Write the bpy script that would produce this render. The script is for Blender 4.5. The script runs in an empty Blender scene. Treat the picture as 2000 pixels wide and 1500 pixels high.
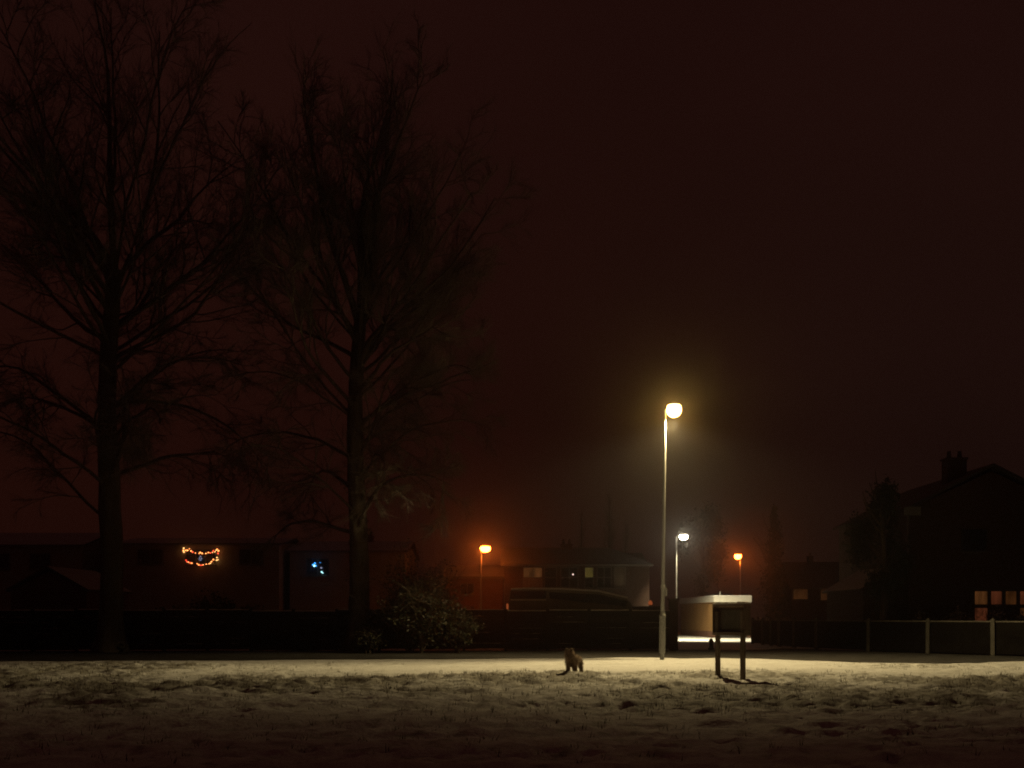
import bpy, math, random
import numpy as np
from mathutils import Vector, Matrix

# ---------------------------------------------------------------- camera, sky, exposure
S = bpy.context.scene
COL = S.collection
F = 1750.0            # focal length in photo pixels (photo 2000 x 1500)
EYE = 1.6             # camera height above the snow
HOR = 1203.0          # photo row of the horizon
cd = bpy.data.cameras.new('camera')
cam = bpy.data.objects.new('camera', cd)
COL.objects.link(cam)
cam.location = (0, 0, EYE)
cam.rotation_euler = (math.radians(90), 0, 0)
cd.sensor_fit = 'HORIZONTAL'
cd.sensor_width = 36.0
cd.lens = 36.0 * F / 2000.0
cd.shift_y = (HOR - 750.0) / 2000.0
cd.clip_start = 0.1
cd.clip_end = 3000
S.camera = cam

W = bpy.data.worlds.new('World')
S.world = W
W.use_nodes = True
wn, wl = W.node_tree.nodes, W.node_tree.links
wn.clear()


def wnode(t, **kw):
    n = wn.new(t)
    for k, v in kw.items():
        setattr(n, k, v)
    return n


# night sky: town glow on low cloud, warm red low down over the houses, duller overhead and to the right
SKY_GAIN = 1.0
tc = wnode('ShaderNodeTexCoord')
sp = wnode('ShaderNodeSeparateXYZ')
wl.new(tc.outputs['Generated'], sp.inputs[0])
mz = wnode('ShaderNodeMapRange')
mz.interpolation_type = 'SMOOTHSTEP'
mz.inputs['From Min'].default_value = -0.05
mz.inputs['From Max'].default_value = 0.75
wl.new(sp.outputs['Z'], mz.inputs['Value'])
mx = wnode('ShaderNodeMapRange')
mx.interpolation_type = 'SMOOTHSTEP'
mx.inputs['From Min'].default_value = -0.15
mx.inputs['From Max'].default_value = 0.45
wl.new(sp.outputs['X'], mx.inputs['Value'])
low = wnode('ShaderNodeMix', data_type='RGBA')
low.inputs['A'].default_value = (0.0168, 0.0040, 0.0023, 1)
low.inputs['B'].default_value = (0.0115, 0.0045, 0.0032, 1)
wl.new(mx.outputs[0], low.inputs['Factor'])
mixc = wnode('ShaderNodeMix', data_type='RGBA')
wl.new(mz.outputs[0], mixc.inputs['Factor'])
wl.new(low.outputs['Result'], mixc.inputs['A'])
mixc.inputs['B'].default_value = (0.0122, 0.0036, 0.0028, 1)
cn = wnode('ShaderNodeTexNoise')
cn.inputs['Scale'].default_value = 2.2
cn.inputs['Detail'].default_value = 4
wl.new(tc.outputs['Generated'], cn.inputs['Vector'])
cr = wnode('ShaderNodeMapRange')
cr.inputs['From Min'].default_value = 0.3
cr.inputs['From Max'].default_value = 0.7
cr.inputs['To Min'].default_value = 0.80
cr.inputs['To Max'].default_value = 1.20
wl.new(cn.outputs['Fac'], cr.inputs['Value'])
cm = wnode('ShaderNodeVectorMath', operation='SCALE')
wl.new(mixc.outputs['Result'], cm.inputs[0])
wl.new(cr.outputs[0], cm.inputs['Scale'])
bg = wnode('ShaderNodeBackground')
wl.new(cm.outputs[0], bg.inputs['Color'])
bg.inputs['Strength'].default_value = SKY_GAIN
wo = wnode('ShaderNodeOutputWorld')
wl.new(bg.outputs[0], wo.inputs['Surface'])

S.view_settings.view_transform = 'Standard'
S.view_settings.look = 'None'
S.view_settings.exposure = 0.0
S.view_settings.gamma = 1.0
S.view_settings.use_curve_mapping = False
S.render.engine = 'CYCLES'
S.render.dither_intensity = 2.0
cy = S.cycles
cy.use_denoising = True
cy.max_bounces = 5
cy.diffuse_bounces = 3
cy.glossy_bounces = 2
cy.volume_bounces = 0
cy.transparent_max_bounces = 6
cy.sample_clamp_indirect = 0.6
cy.filter_width = 1.9
cy.caustics_reflective = False
cy.caustics_refractive = False
cy.use_adaptive_sampling = False

rng = np.random.default_rng(11)
R = random.Random(5)


def at(px, py, d):
    """photo pixel at distance d (metres along the view axis) -> world point"""
    return Vector(((px - 1000.0) * d / F, d, EYE + (HOR - py) * d / F))


def gx(px, d):
    return (px - 1000.0) * d / F


# ---------------------------------------------------------------- materials
MATS = {}


def mat(name, c1, c2=None, rough=0.8, scale=4.0, bump=0.0, bscale=30.0, spec=0.3, snow=0.0, metal=0.0, stretch=None, snowlo=0.35, snowhi=0.8):
    """noise-mottled surface; snow > 0 lays snow on faces that look up"""
    m = bpy.data.materials.new(name)
    m.use_nodes = True
    n, l = m.node_tree.nodes, m.node_tree.links
    b = n['Principled BSDF']
    b.inputs['Roughness'].default_value = rough
    b.inputs['Specular IOR Level'].default_value = spec
    b.inputs['Metallic'].default_value = metal
    c2 = c2 or tuple(x * 0.7 for x in c1)
    t = n.new('ShaderNodeTexCoord')
    vec = t.outputs['Object']
    if stretch:
        mp = n.new('ShaderNodeMapping')
        mp.inputs['Scale'].default_value = stretch
        l.new(vec, mp.inputs['Vector'])
        vec = mp.outputs[0]
    no = n.new('ShaderNodeTexNoise')
    no.inputs['Scale'].default_value = scale
    no.inputs['Detail'].default_value = 6
    l.new(vec, no.inputs['Vector'])
    rp = n.new('ShaderNodeMapRange')
    rp.inputs['From Min'].default_value = 0.32
    rp.inputs['From Max'].default_value = 0.68
    l.new(no.outputs['Fac'], rp.inputs['Value'])
    mx = n.new('ShaderNodeMix')
    mx.data_type = 'RGBA'
    mx.inputs['A'].default_value = (*c1, 1)
    mx.inputs['B'].default_value = (*c2, 1)
    l.new(rp.outputs[0], mx.inputs['Factor'])
    col = mx.outputs['Result']
    if snow > 0:
        g = n.new('ShaderNodeNewGeometry')
        s3 = n.new('ShaderNodeSeparateXYZ')
        l.new(g.outputs['Normal'], s3.inputs[0])
        n2 = n.new('ShaderNodeTexNoise')
        n2.inputs['Scale'].default_value = 3.0
        n2.inputs['Detail'].default_value = 4
        l.new(t.outputs['Object'], n2.inputs['Vector'])
        ad = n.new('ShaderNodeMath')
        ad.operation = 'MULTIPLY_ADD'
        l.new(n2.outputs['Fac'], ad.inputs[0])
        ad.inputs[1].default_value = 0.5
        l.new(s3.outputs['Z'], ad.inputs[2])
        r2 = n.new('ShaderNodeMapRange')
        r2.inputs['From Min'].default_value = snowlo + 0.25
        r2.inputs['From Max'].default_value = snowhi + 0.25
        r2.inputs['To Max'].default_value = snow
        l.new(ad.outputs[0], r2.inputs['Value'])
        m2 = n.new('ShaderNodeMix')
        m2.data_type = 'RGBA'
        m2.inputs['B'].default_value = (0.74, 0.75, 0.77, 1)
        l.new(r2.outputs[0], m2.inputs['Factor'])
        l.new(col, m2.inputs['A'])
        col = m2.outputs['Result']
    l.new(col, b.inputs['Base Color'])
    if bump > 0:
        nb = n.new('ShaderNodeTexNoise')
        nb.inputs['Scale'].default_value = bscale
        nb.inputs['Detail'].default_value = 5
        l.new(vec, nb.inputs['Vector'])
        bp = n.new('ShaderNodeBump')
        bp.inputs['Strength'].default_value = bump
        bp.inputs['Distance'].default_value = 0.05
        l.new(nb.outputs['Fac'], bp.inputs['Height'])
        l.new(bp.outputs[0], b.inputs['Normal'])
    MATS[name] = m
    return m


def glow(name, c, s, stripes=0.0):
    """a thing that gives off light"""
    m = bpy.data.materials.new(name)
    m.use_nodes = True
    n, l = m.node_tree.nodes, m.node_tree.links
    n.clear()
    o = n.new('ShaderNodeOutputMaterial')
    e = n.new('ShaderNodeEmission')
    e.inputs['Color'].default_value = (*c, 1)
    e.inputs['Strength'].default_value = s
    if stripes > 0:        # folds of a lit curtain
        t = n.new('ShaderNodeTexCoord')
        mp = n.new('ShaderNodeMapping')
        mp.inputs['Scale'].default_value = (stripes, stripes, 0.8)
        l.new(t.outputs['Object'], mp.inputs['Vector'])
        no = n.new('ShaderNodeTexNoise')
        no.inputs['Scale'].default_value = 1.0
        no.inputs['Detail'].default_value = 3
        l.new(mp.outputs[0], no.inputs['Vector'])
        r = n.new('ShaderNodeMapRange')
        r.inputs['From Min'].default_value = 0.35
        r.inputs['From Max'].default_value = 0.7
        r.inputs['To Min'].default_value = 0.35 * s
        r.inputs['To Max'].default_value = 1.3 * s
        l.new(no.outputs['Fac'], r.inputs['Value'])
        l.new(r.outputs[0], e.inputs['Strength'])
    l.new(e.outputs[0], o.inputs['Surface'])
    MATS[name] = m
    return m


mat('snow', (0.80, 0.81, 0.83), (0.66, 0.66, 0.66), rough=0.75, scale=1.4, bump=0.5, bscale=14, spec=0.25)
mat('tarmac', (0.035, 0.033, 0.032), (0.075, 0.072, 0.07), rough=0.75, scale=1.1, bump=0.4, bscale=40, spec=0.15)
mat('bark', (0.13, 0.102, 0.08), (0.07, 0.056, 0.045), rough=0.9, scale=6, bump=0.7, bscale=14, spec=0.1, stretch=(1, 1, 0.25), snow=0.35, snowlo=0.55, snowhi=1.0)
mat('twig', (0.17, 0.14, 0.115), (0.11, 0.09, 0.075), rough=0.9, scale=3, spec=0.1, snow=0.6, snowlo=0.5, snowhi=0.95)
mat('ivy', (0.035, 0.050, 0.020), (0.060, 0.055, 0.030), rough=0.7, scale=5, spec=0.2, snow=0.3, snowlo=0.55, snowhi=1.0)
mat('shrub_snowy', (0.12, 0.11, 0.08), (0.07, 0.07, 0.05), rough=0.8, scale=3, spec=0.1, snow=0.85, snowlo=0.1, snowhi=0.7)
mat('shrub_leaf', (0.085, 0.082, 0.045), (0.045, 0.048, 0.028), rough=0.75, scale=3, spec=0.2, snow=0.3, snowlo=0.45, snowhi=1.0)
mat('conifer', (0.020, 0.030, 0.016), (0.034, 0.042, 0.024), rough=0.85, scale=2, spec=0.1, snow=0.1)
mat('grass', (0.16, 0.125, 0.06), (0.08, 0.075, 0.035), rough=0.85, scale=2, spec=0.1)
mat('fence_wood', (0.034, 0.024, 0.018), (0.022, 0.016, 0.013), rough=0.85, scale=3, spec=0.15, stretch=(0.4, 4, 8), snow=0.6, snowlo=0.6, snowhi=1.0)
mat('fence_wood_b', (0.046, 0.033, 0.024), (0.030, 0.022, 0.017), rough=0.85, scale=3, spec=0.15, stretch=(0.4, 4, 8), snow=0.6, snowlo=0.6, snowhi=1.0)
mat('fence_wood_c', (0.024, 0.017, 0.013), (0.016, 0.012, 0.010), rough=0.85, scale=3, spec=0.15, stretch=(0.4, 4, 8), snow=0.6, snowlo=0.6, snowhi=1.0)
mat('dark_panel', (0.009, 0.0075, 0.0075), (0.014, 0.012, 0.011), rough=1.0, scale=3, spec=0.0)
mat('concrete', (0.125, 0.115, 0.10), (0.075, 0.07, 0.062), rough=0.9, scale=8, bump=0.3, bscale=50, spec=0.15)
mat('galvanised', (0.42, 0.42, 0.40), (0.30, 0.30, 0.29), rough=0.55, scale=20, bump=0.15, bscale=60, spec=0.4)
mat('column_base', (0.26, 0.26, 0.25), (0.16, 0.16, 0.155), rough=0.7, scale=12, bump=0.3, bscale=40, spec=0.3)
mat('lamp_housing', (0.10, 0.10, 0.10), (0.07, 0.07, 0.07), rough=0.6, scale=10, spec=0.3)
mat('brick', (0.16, 0.085, 0.06), (0.11, 0.06, 0.045), rough=0.9, scale=3, bump=0.3, bscale=25, spec=0.1)
mat('brick_dark', (0.075, 0.045, 0.036), (0.05, 0.032, 0.026), rough=0.9, scale=3, bump=0.3, bscale=25, spec=0.1)
mat('render_tan', (0.34, 0.20, 0.09), (0.25, 0.145, 0.065), rough=0.9, scale=2, bump=0.3, bscale=40, spec=0.1)
mat('render_pale', (0.34, 0.30, 0.25), (0.26, 0.23, 0.19), rough=0.9, scale=2, bump=0.2, bscale=40, spec=0.1)
mat('roof_tile', (0.06, 0.05, 0.045), (0.09, 0.075, 0.07), rough=0.85, scale=2.0, bump=0.4, bscale=9, spec=0.1, snow=0.55, snowlo=0.2, snowhi=0.75)
mat('roof_dark', (0.035, 0.030, 0.030), (0.055, 0.048, 0.046), rough=0.85, scale=2.0, bump=0.4, bscale=9, spec=0.1, snow=0.15)
mat('roof_snowy', (0.06, 0.05, 0.045), (0.09, 0.075, 0.07), rough=0.85, scale=2.0, bump=0.4, bscale=9, spec=0.1, snow=0.8, snowlo=0.2, snowhi=0.75)
mat('white_paint', (0.72, 0.71, 0.67), (0.62, 0.61, 0.58), rough=0.5, scale=3, spec=0.35)
mat('frame_paint', (0.17, 0.165, 0.155), (0.13, 0.125, 0.12), rough=0.5, scale=3, spec=0.35)
mat('door_dark', (0.025, 0.022, 0.02), (0.035, 0.03, 0.028), rough=0.6, scale=3, spec=0.3)
mat('glass_dark', (0.012, 0.012, 0.014), (0.016, 0.016, 0.018), rough=0.12, scale=2, spec=0.5)
mat('curtain_pale', (0.20, 0.165, 0.125), (0.13, 0.105, 0.085), rough=0.9, scale=1, spec=0.1, stretch=(9, 9, 0.6))
mat('board_wood', (0.115, 0.088, 0.066), (0.070, 0.054, 0.042), rough=0.75, scale=5, bump=0.3, bscale=20, spec=0.2, stretch=(6, 6, 0.6), snow=0.9, snowlo=0.7, snowhi=1.0)
mat('leg_wood', (0.22, 0.17, 0.13), (0.13, 0.10, 0.078), rough=0.75, scale=5, bump=0.3, bscale=20, spec=0.2, stretch=(6, 6, 0.6))
mat('notice_paper', (0.10, 0.095, 0.08), (0.055, 0.052, 0.045), rough=0.6, scale=6, spec=0.3)
mat('caravan_body', (0.20, 0.18, 0.14), (0.15, 0.135, 0.11), rough=0.5, scale=1.5, spec=0.3)
mat('rubber', (0.02, 0.02, 0.02), rough=0.9)
mat('dog_fur', (0.66, 0.52, 0.40), (0.20, 0.135, 0.095), rough=0.9, scale=6, spec=0.15)
mat('dog_nose', (0.012, 0.011, 0.011), rough=0.35, spec=0.5)
mat('cable', (0.02, 0.02, 0.02), rough=0.6)
mat('wire_rail', (0.16, 0.145, 0.12), (0.10, 0.09, 0.08), rough=0.8, scale=6, snow=0.8, spec=0.2)
glow('lamp_main', (1.0, 0.56, 0.13), 40.0)
glow('lamp_cool', (1.0, 0.86, 0.60), 32.0)
glow('lamp_orange', (1.0, 0.165, 0.016), 62.0)
glow('window_orange', (1.0, 0.36, 0.10), 0.075, stripes=5)
glow('window_dim', (1.0, 0.34, 0.09), 0.040, stripes=3)
glow('window_red', (1.0, 0.26, 0.10), 0.07, stripes=3)
glow('window_yellow', (0.95, 0.70, 0.16), 0.085, stripes=3)
glow('marker_orange', (1.0, 0.22, 0.06), 0.26)
glow('bulb_warm', (1.0, 0.30, 0.075), 5.5)
glow('bulb_red', (1.0, 0.07, 0.03), 4.0)
glow('bulb_gold', (1.0, 0.52, 0.16), 4.0)
glow('bulb_white', (0.62, 0.68, 1.0), 0.5)
glow('bulb_blue', (0.05, 0.36, 1.0), 2.4)
glow('bulb_cyan', (0.45, 0.95, 1.0), 3.2)
glow('pin_light', (1.0, 0.72, 0.6), 2.5)

# grass showing through the snow of the rough field
m = MATS['snow'].copy()
m.name = 'field_snow'
MATS['field_snow'] = m
n, l = m.node_tree.nodes, m.node_tree.links
b = n['Principled BSDF']
src = b.inputs['Base Color'].links[0].from_socket
at_ = n.new('ShaderNodeAttribute')
at_.attribute_name = 'rough'
tcn = n.new('ShaderNodeTexCoord')
nz = n.new('ShaderNodeTexNoise')
nz.inputs['Scale'].default_value = 2.6
nz.inputs['Detail'].default_value = 7
nz.inputs['Roughness'].default_value = 0.65
l.new(tcn.outputs['Object'], nz.inputs['Vector'])
sm = n.new('ShaderNodeMath')
sm.operation = 'MULTIPLY_ADD'
l.new(at_.outputs['Fac'], sm.inputs[0])
sm.inputs[1].default_value = 0.34
l.new(nz.outputs['Fac'], sm.inputs[2])
rr = n.new('ShaderNodeMapRange')
rr.inputs['From Min'].default_value = 0.61
rr.inputs['From Max'].default_value = 0.80
rr.inputs['To Max'].default_value = 0.7
l.new(sm.outputs[0], rr.inputs['Value'])
mm = n.new('ShaderNodeMix')
mm.data_type = 'RGBA'
l.new(rr.outputs[0], mm.inputs['Factor'])
l.new(src, mm.inputs['A'])
mm.inputs['B'].default_value = (0.11, 0.088, 0.052, 1)
l.new(mm.outputs['Result'], b.inputs['Base Color'])


# ---------------------------------------------------------------- mesh helpers
class MB:
    def __init__(s):
        s.v, s.f = [], []

    def add(s, verts, faces):
        o = len(s.v)
        s.v.extend([tuple(p) for p in verts])
        s.f.extend([tuple(i + o for i in f) for f in faces])
        return s

    def box(s, x0, x1, y0, y1, z0, z1):
        v = [(x, y, z) for z in (z0, z1) for y in (y0, y1) for x in (x0, x1)]
        return s.add(v, [(0, 2, 3, 1), (4, 5, 7, 6), (0, 1, 5, 4), (2, 6, 7, 3), (0, 4, 6, 2), (1, 3, 7, 5)])

    def bar(s, a, b, w, h, up=(0, 0, 1)):
        """box of section w (sideways) x h (along up) from a to b"""
        a, b = Vector(a), Vector(b)
        t = (b - a).normalized()
        sd = t.cross(Vector(up)).normalized()
        u = sd.cross(t).normalized()
        v = []
        for p in (a, b):
            for i, j in ((-1, -1), (1, -1), (1, 1), (-1, 1)):
                v.append(p + sd * (i * w / 2) + u * (j * h / 2))
        return s.add(v, [(0, 1, 2, 3), (7, 6, 5, 4), (0, 4, 5, 1), (1, 5, 6, 2), (2, 6, 7, 3), (3, 7, 4, 0)])

    def lathe(s, prof, n=16, c=(0, 0, 0)):
        """prof: (radius, z) pairs from bottom to top, about a vertical axis"""
        v, f = [], []
        for r, z in prof:
            for k in range(n):
                a = 2 * math.pi * k / n
                v.append((c[0] + r * math.cos(a), c[1] + r * math.sin(a), c[2] + z))
        for i in range(len(prof) - 1):
            for k in range(n):
                k2 = (k + 1) % n
                f.append((i * n + k, i * n + k2, (i + 1) * n + k2, (i + 1) * n + k))
        f.append(tuple(range(n))[::-1])
        f.append(tuple((len(prof) - 1) * n + k for k in range(n)))
        return s.add(v, f)

    def prism(s, pts, y0, y1):
        """outline pts (x, z) extruded along y"""
        n = len(pts)
        v = [(x, y0, z) for x, z in pts] + [(x, y1, z) for x, z in pts]
        f = [tuple(range(n)), tuple(range(2 * n - 1, n - 1, -1))]
        for i in range(n):
            j = (i + 1) % n
            f.append((i, i + n, j + n, j))
        return s.add(v, f)

    def prismx(s, pts, x0, x1):
        """outline pts (y, z) extruded along x"""
        n = len(pts)
        v = [(x0, y, z) for y, z in pts] + [(x1, y, z) for y, z in pts]
        f = [tuple(range(n - 1, -1, -1)), tuple(range(n, 2 * n))]
        for i in range(n):
            j = (i + 1) % n
            f.append((i, j, j + n, i + n))
        return s.add(v, f)

    def ellipsoid(s, c, a, b, cz, n=16, m=8, lo=-1.0, hi=1.0):
        """part of an ellipsoid between heights lo..hi of its half axis"""
        l0, l1 = math.asin(lo), math.asin(hi)
        prof = [(math.cos(l0 + (l1 - l0) * i / m), math.sin(l0 + (l1 - l0) * i / m)) for i in range(m + 1)]
        v, f = [], []
        for r, z in prof:
            r = max(r, 0.02)
            for k in range(n):
                t = 2 * math.pi * k / n
                v.append((c[0] + a * r * math.cos(t), c[1] + b * r * math.sin(t), c[2] + cz * z))
        for i in range(m):
            for k in range(n):
                k2 = (k + 1) % n
                f.append((i * n + k, i * n + k2, (i + 1) * n + k2, (i + 1) * n + k))
        f.append(tuple(range(n))[::-1])
        f.append(tuple(m * n + k for k in range(n)))
        return s.add(v, f)

    def mesh(s, name, m):
        me = bpy.data.meshes.new(name)
        me.from_pydata(s.v, [], s.f)
        me.materials.append(MATS[m])
        me.update()
        return me

    def build(s, name, m, parent=None, smooth=False):
        return link(name, s.mesh(name, m), parent, smooth)


def link(name, me, parent=None, smooth=False):
    o = bpy.data.objects.new(name, me)
    COL.objects.link(o)
    if parent:
        o.parent = parent
    if smooth and me is not None:
        me.polygons.foreach_set('use_smooth', [True] * len(me.polygons))
    return o


def tag(o, label=None, cat=None, group=None, kind=None):
    if label:
        o['label'] = label
    if cat:
        o['category'] = cat
    if group:
        o['group'] = group
    if kind:
        o['kind'] = kind
    return o


def empty(name, loc, label, cat, group=None, rz=0.0):
    o = bpy.data.objects.new(name, None)
    COL.objects.link(o)
    o.location = loc
    o.rotation_euler = (0, 0, rz)
    o.empty_display_size = 0.3
    return tag(o, label, cat, group)


def np_mesh(name, v, f, m, smooth=False):
    """quads or triangles from numpy arrays"""
    v = np.asarray(v, np.float32)
    f = np.asarray(f, np.int32)
    me = bpy.data.meshes.new(name)
    me.vertices.add(len(v))
    me.vertices.foreach_set('co', v.ravel())
    k = f.shape[1]
    me.loops.add(f.size)
    me.loops.foreach_set('vertex_index', f.ravel())
    me.polygons.add(len(f))
    me.polygons.foreach_set('loop_start', np.arange(0, f.size, k, dtype=np.int32))
    me.polygons.foreach_set('loop_total', np.full(len(f), k, np.int32))
    if smooth:
        me.polygons.foreach_set('use_smooth', np.ones(len(f), bool))
    me.materials.append(MATS[m])
    me.update(calc_edges=True)
    me.validate()
    return me


def vnoise(x, y, cell, seed):
    """smooth value noise, 0..1"""
    g = np.random.default_rng(seed).random((256, 256))
    u, v = x / cell, y / cell
    i, j = np.floor(u).astype(int), np.floor(v).astype(int)
    a, b = u - i, v - j
    a, b = a * a * (3 - 2 * a), b * b * (3 - 2 * b)
    i0, j0, i1, j1 = i % 256, j % 256, (i + 1) % 256, (j + 1) % 256
    return (g[i0, j0] * (1 - a) + g[i1, j0] * a) * (1 - b) + (g[i0, j1] * (1 - a) + g[i1, j1] * a) * b


# ---------------------------------------------------------------- ground
GM = MB().add([(-900, -300, -0.45), (900, -300, -0.45), (900, 32, -0.45), (-900, 32, -0.45), (-900, 37, -0.02), (900, 37, -0.02), (900, 1500, -0.02), (-900, 1500, -0.02)], [(0, 1, 2, 3), (3, 2, 5, 4), (4, 5, 6, 7)])
tag(GM.build('ground', 'snow'), 'flat snowy ground reaching past the houses', kind='structure')


def edge_y(x):
    """where the rough field ends and the footpath begins"""
    xs = [-60, -18, -8, 0, 5.8, 9, 12, 15, 19, 60]
    ys = [30, 31.0, 32.2, 33.2, 34.2, 33.0, 30.0, 30.0, 31.6, 35]
    return np.interp(x, xs, ys)


def sstep(a, b, x):
    t = np.clip((x - a) / (b - a), 0, 1)
    return t * t * (3 - 2 * t)


def field_height(x, y):
    """snow surface height and how rough (grassy) it is"""
    e = edge_y(x)
    dist = e - y
    lo = vnoise(x, y, 6.0, 1) * 0.10 + vnoise(x * 0.35, y, 2.6, 2) * 0.07
    patch = sstep(0.30, 0.62, vnoise(x, y, 4.2, 3) * 0.6 + vnoise(x, y, 1.7, 4) * 0.4)
    zone = sstep(13.0, 17.5, y) * (1 - sstep(25.0, 28.5, y + 2.5 * vnoise(x, y, 3, 9)))
    left = 1 - sstep(-9.0, -2.0, x)
    zone = np.maximum(zone, left * sstep(14, 20, y) * 0.8 * (1 - sstep(29.5, 31.5, y)))
    rgt = sstep(8.0, 13.0, x) * sstep(17, 21, y) * 0.55 * (1 - sstep(29.0, 31.0, y))
    zone = np.maximum(zone, rgt)
    zone = np.maximum(zone, 0.30 * (1 - sstep(15, 18, y)))
    rough = zone * (0.35 + 0.65 * patch)
    t1 = np.abs(vnoise(x, y, 0.55, 5) - 0.5) * 2
    t2 = vnoise(x, y, 0.30, 6)
    t3 = vnoise(x, y, 0.16, 7)
    bump = (t1 * 0.085 + t2 * 0.11 + t3 * 0.09)
    trk = np.zeros_like(x)                                   # trodden lines across the near snow
    for (y0, s, w, dpt) in ((12.2, 0.05, 0.35, 0.05), (13.1, 0.05, 0.3, 0.045), (10.3, -0.03, 0.4, 0.05), (15.9, 0.02, 0.45, 0.06), (9.4, 0.08, 0.3, 0.04)):
        trk -= dpt * np.exp(-((y - y0 - s * x - 0.5 * vnoise(x, y * 0, 5.0, 8)) / w) ** 2)
    h = -0.10 + lo + (bump - 0.11) * (0.20 + 0.9 * rough) + trk
    k = sstep(-0.05, 1.3, dist)
    return h * k + 0.02 * (1 - k), rough


NX, NY = 880, 440
xs = np.linspace(-42, 46, NX)
tv = np.linspace(0, 1, NY)
prints = []
for (x0, y0, x1, y1, n_, st_) in ((-9, 9.2, 4.5, 31.5, 46, 0.16), (8.5, 10.5, -6, 20.5, 34, 0.16), (3.0, 8.8, 11.5, 27.0, 38, 0.16), (-3, 11.2, 9, 12.8, 26, 0.15), (1.4, 16.0, 3.1, 25.2, 40, 0.10)):
    for k in range(n_):
        q = k / (n_ - 1)
        wob = 0.9 * math.sin(q * 6 + x0)
        ang_ = math.atan2(y1 - y0, x1 - x0)
        sd_ = st_ * (1 if k % 2 else -1)
        prints.append((x0 + (x1 - x0) * q - math.sin(ang_) * (sd_ + wob), y0 + (y1 - y0) * q + math.cos(ang_) * (sd_ + wob), ang_, 0.17 if st_ > 0.12 else 0.10))
X = np.repeat(xs[None, :], NY, 0)
E = edge_y(X) + 0.5 * (vnoise(X, X * 0, 1.3, 21) - 0.5) + 0.25 * (vnoise(X, X * 0, 0.4, 22) - 0.5)
Y = -3.0 + (E + 3.0) * (tv[:, None] ** 0.9)
Y = np.where(tv[:, None] >= 1.0, E, Y)
Z, RO = field_height(X, Y)
for (fx, fy, fa, fr_) in prints:
    i0, i1 = np.searchsorted(xs, [fx - 0.6, fx + 0.6])
    if i1 <= i0:
        continue
    dx_, dy_ = X[:, i0:i1] - fx, Y[:, i0:i1] - fy
    a_ = dx_ * math.cos(fa) + dy_ * math.sin(fa)
    b2 = -dx_ * math.sin(fa) + dy_ * math.cos(fa)
    q = (a_ / fr_) ** 2 + (b2 / (fr_ * 0.55)) ** 2
    Z[:, i0:i1] -= 0.075 * np.exp(-q ** 2) - 0.025 * np.exp(-(q - 2.2) ** 2)
Z[-1, :] = 0.001
V = np.stack([X, Y, Z], -1).reshape(-1, 3)
idx = np.arange(NX * NY).reshape(NY, NX)
Q = np.stack([idx[:-1, :-1], idx[:-1, 1:], idx[1:, 1:], idx[1:, :-1]], -1).reshape(-1, 4)
me = np_mesh('snow_field', V, Q, 'field_snow', smooth=True)
a = me.attributes.new('rough', 'FLOAT', 'POINT')
a.data.foreach_set('value', RO.astype(np.float32).ravel())
tag(link('snow_field', me), 'uneven snowy field with grass showing through', kind='structure')

# dead grass standing through the snow
gv, gf = [], []
NT = 9000
tx = rng.uniform(-32, 34, NT * 6)
ty = rng.uniform(10, 34, NT * 6)
_, ro = field_height(tx, ty)
keep = (rng.random(len(tx)) < ro ** 1.4) & (ty < edge_y(tx) - 0.4)
tx, ty = tx[keep][:NT], ty[keep][:NT]
tz, _ = field_height(tx, ty)
for i in range(len(tx)):
    for k in range(R.randint(3, 6)):
        ang = R.uniform(0, 6.28)
        h = R.uniform(0.05, 0.13)
        ox, oy = R.gauss(0, 0.05), R.gauss(0, 0.05)
        w = R.uniform(0.004, 0.009)
        lx, ly = math.cos(ang) * h * R.uniform(0.2, 0.9), math.sin(ang) * h * R.uniform(0.2, 0.9)
        px, py = -math.sin(ang) * w, math.cos(ang) * w
        o = len(gv)
        bx, by, bz = tx[i] + ox, ty[i] + oy, tz[i] - 0.02
        gv += [(bx - px, by - py, bz), (bx + px, by + py, bz), (bx + lx, by + ly, bz + h)]
        gf.append((o, o + 1, o + 2))
tag(link('grass', np_mesh('grass', gv, gf, 'grass')), 'dead grass tufts poking through the snow', 'grass', kind='stuff')

# footpath between field and fences, running into the lane past the garage
pv, pf = [], []
px_ = np.linspace(-42, 46, 120)
for i, x in enumerate(px_):
    far = np.interp(x, [-42, -2, 11.8, 13.5, 16, 46], [40.2, 41.6, 42.3, 44.6, 41.5, 37.5]) + 0.2 * math.sin(x * 1.7)
    pv += [(x, float(edge_y(x)) - 0.9, -0.06), (x, float(edge_y(x)) - 0.25, 0.0), (x, far, 0.0)]
    if i:
        pf.append((3 * i - 3, 3 * i, 3 * i + 1, 3 * i - 2))
        pf.append((3 * i - 2, 3 * i + 1, 3 * i + 2, 3 * i - 1))
tag(MB().add(pv, pf).build('footpath', 'tarmac'), 'dark wet tarmac footpath between the field and the fences', kind='structure')


# ---------------------------------------------------------------- trees
def grow(st, di, ln, P, jit, trop, bend=None):
    """N curves of P points; trop: constant pull added to the heading at every step"""
    N = len(st)
    pts = np.zeros((N, P, 3))
    pts[:, 0] = st
    d = di / np.linalg.norm(di, axis=1, keepdims=True)
    step = (ln / (P - 1))[:, None]
    for i in range(1, P):
        d = d + rng.normal(0, jit, (N, 3)) + trop
        if bend is not None:
            d = d + bend(i / (P - 1))
        d /= np.linalg.norm(d, axis=1, keepdims=True)
        pts[:, i] = pts[:, i - 1] + d * step
    return pts


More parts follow.
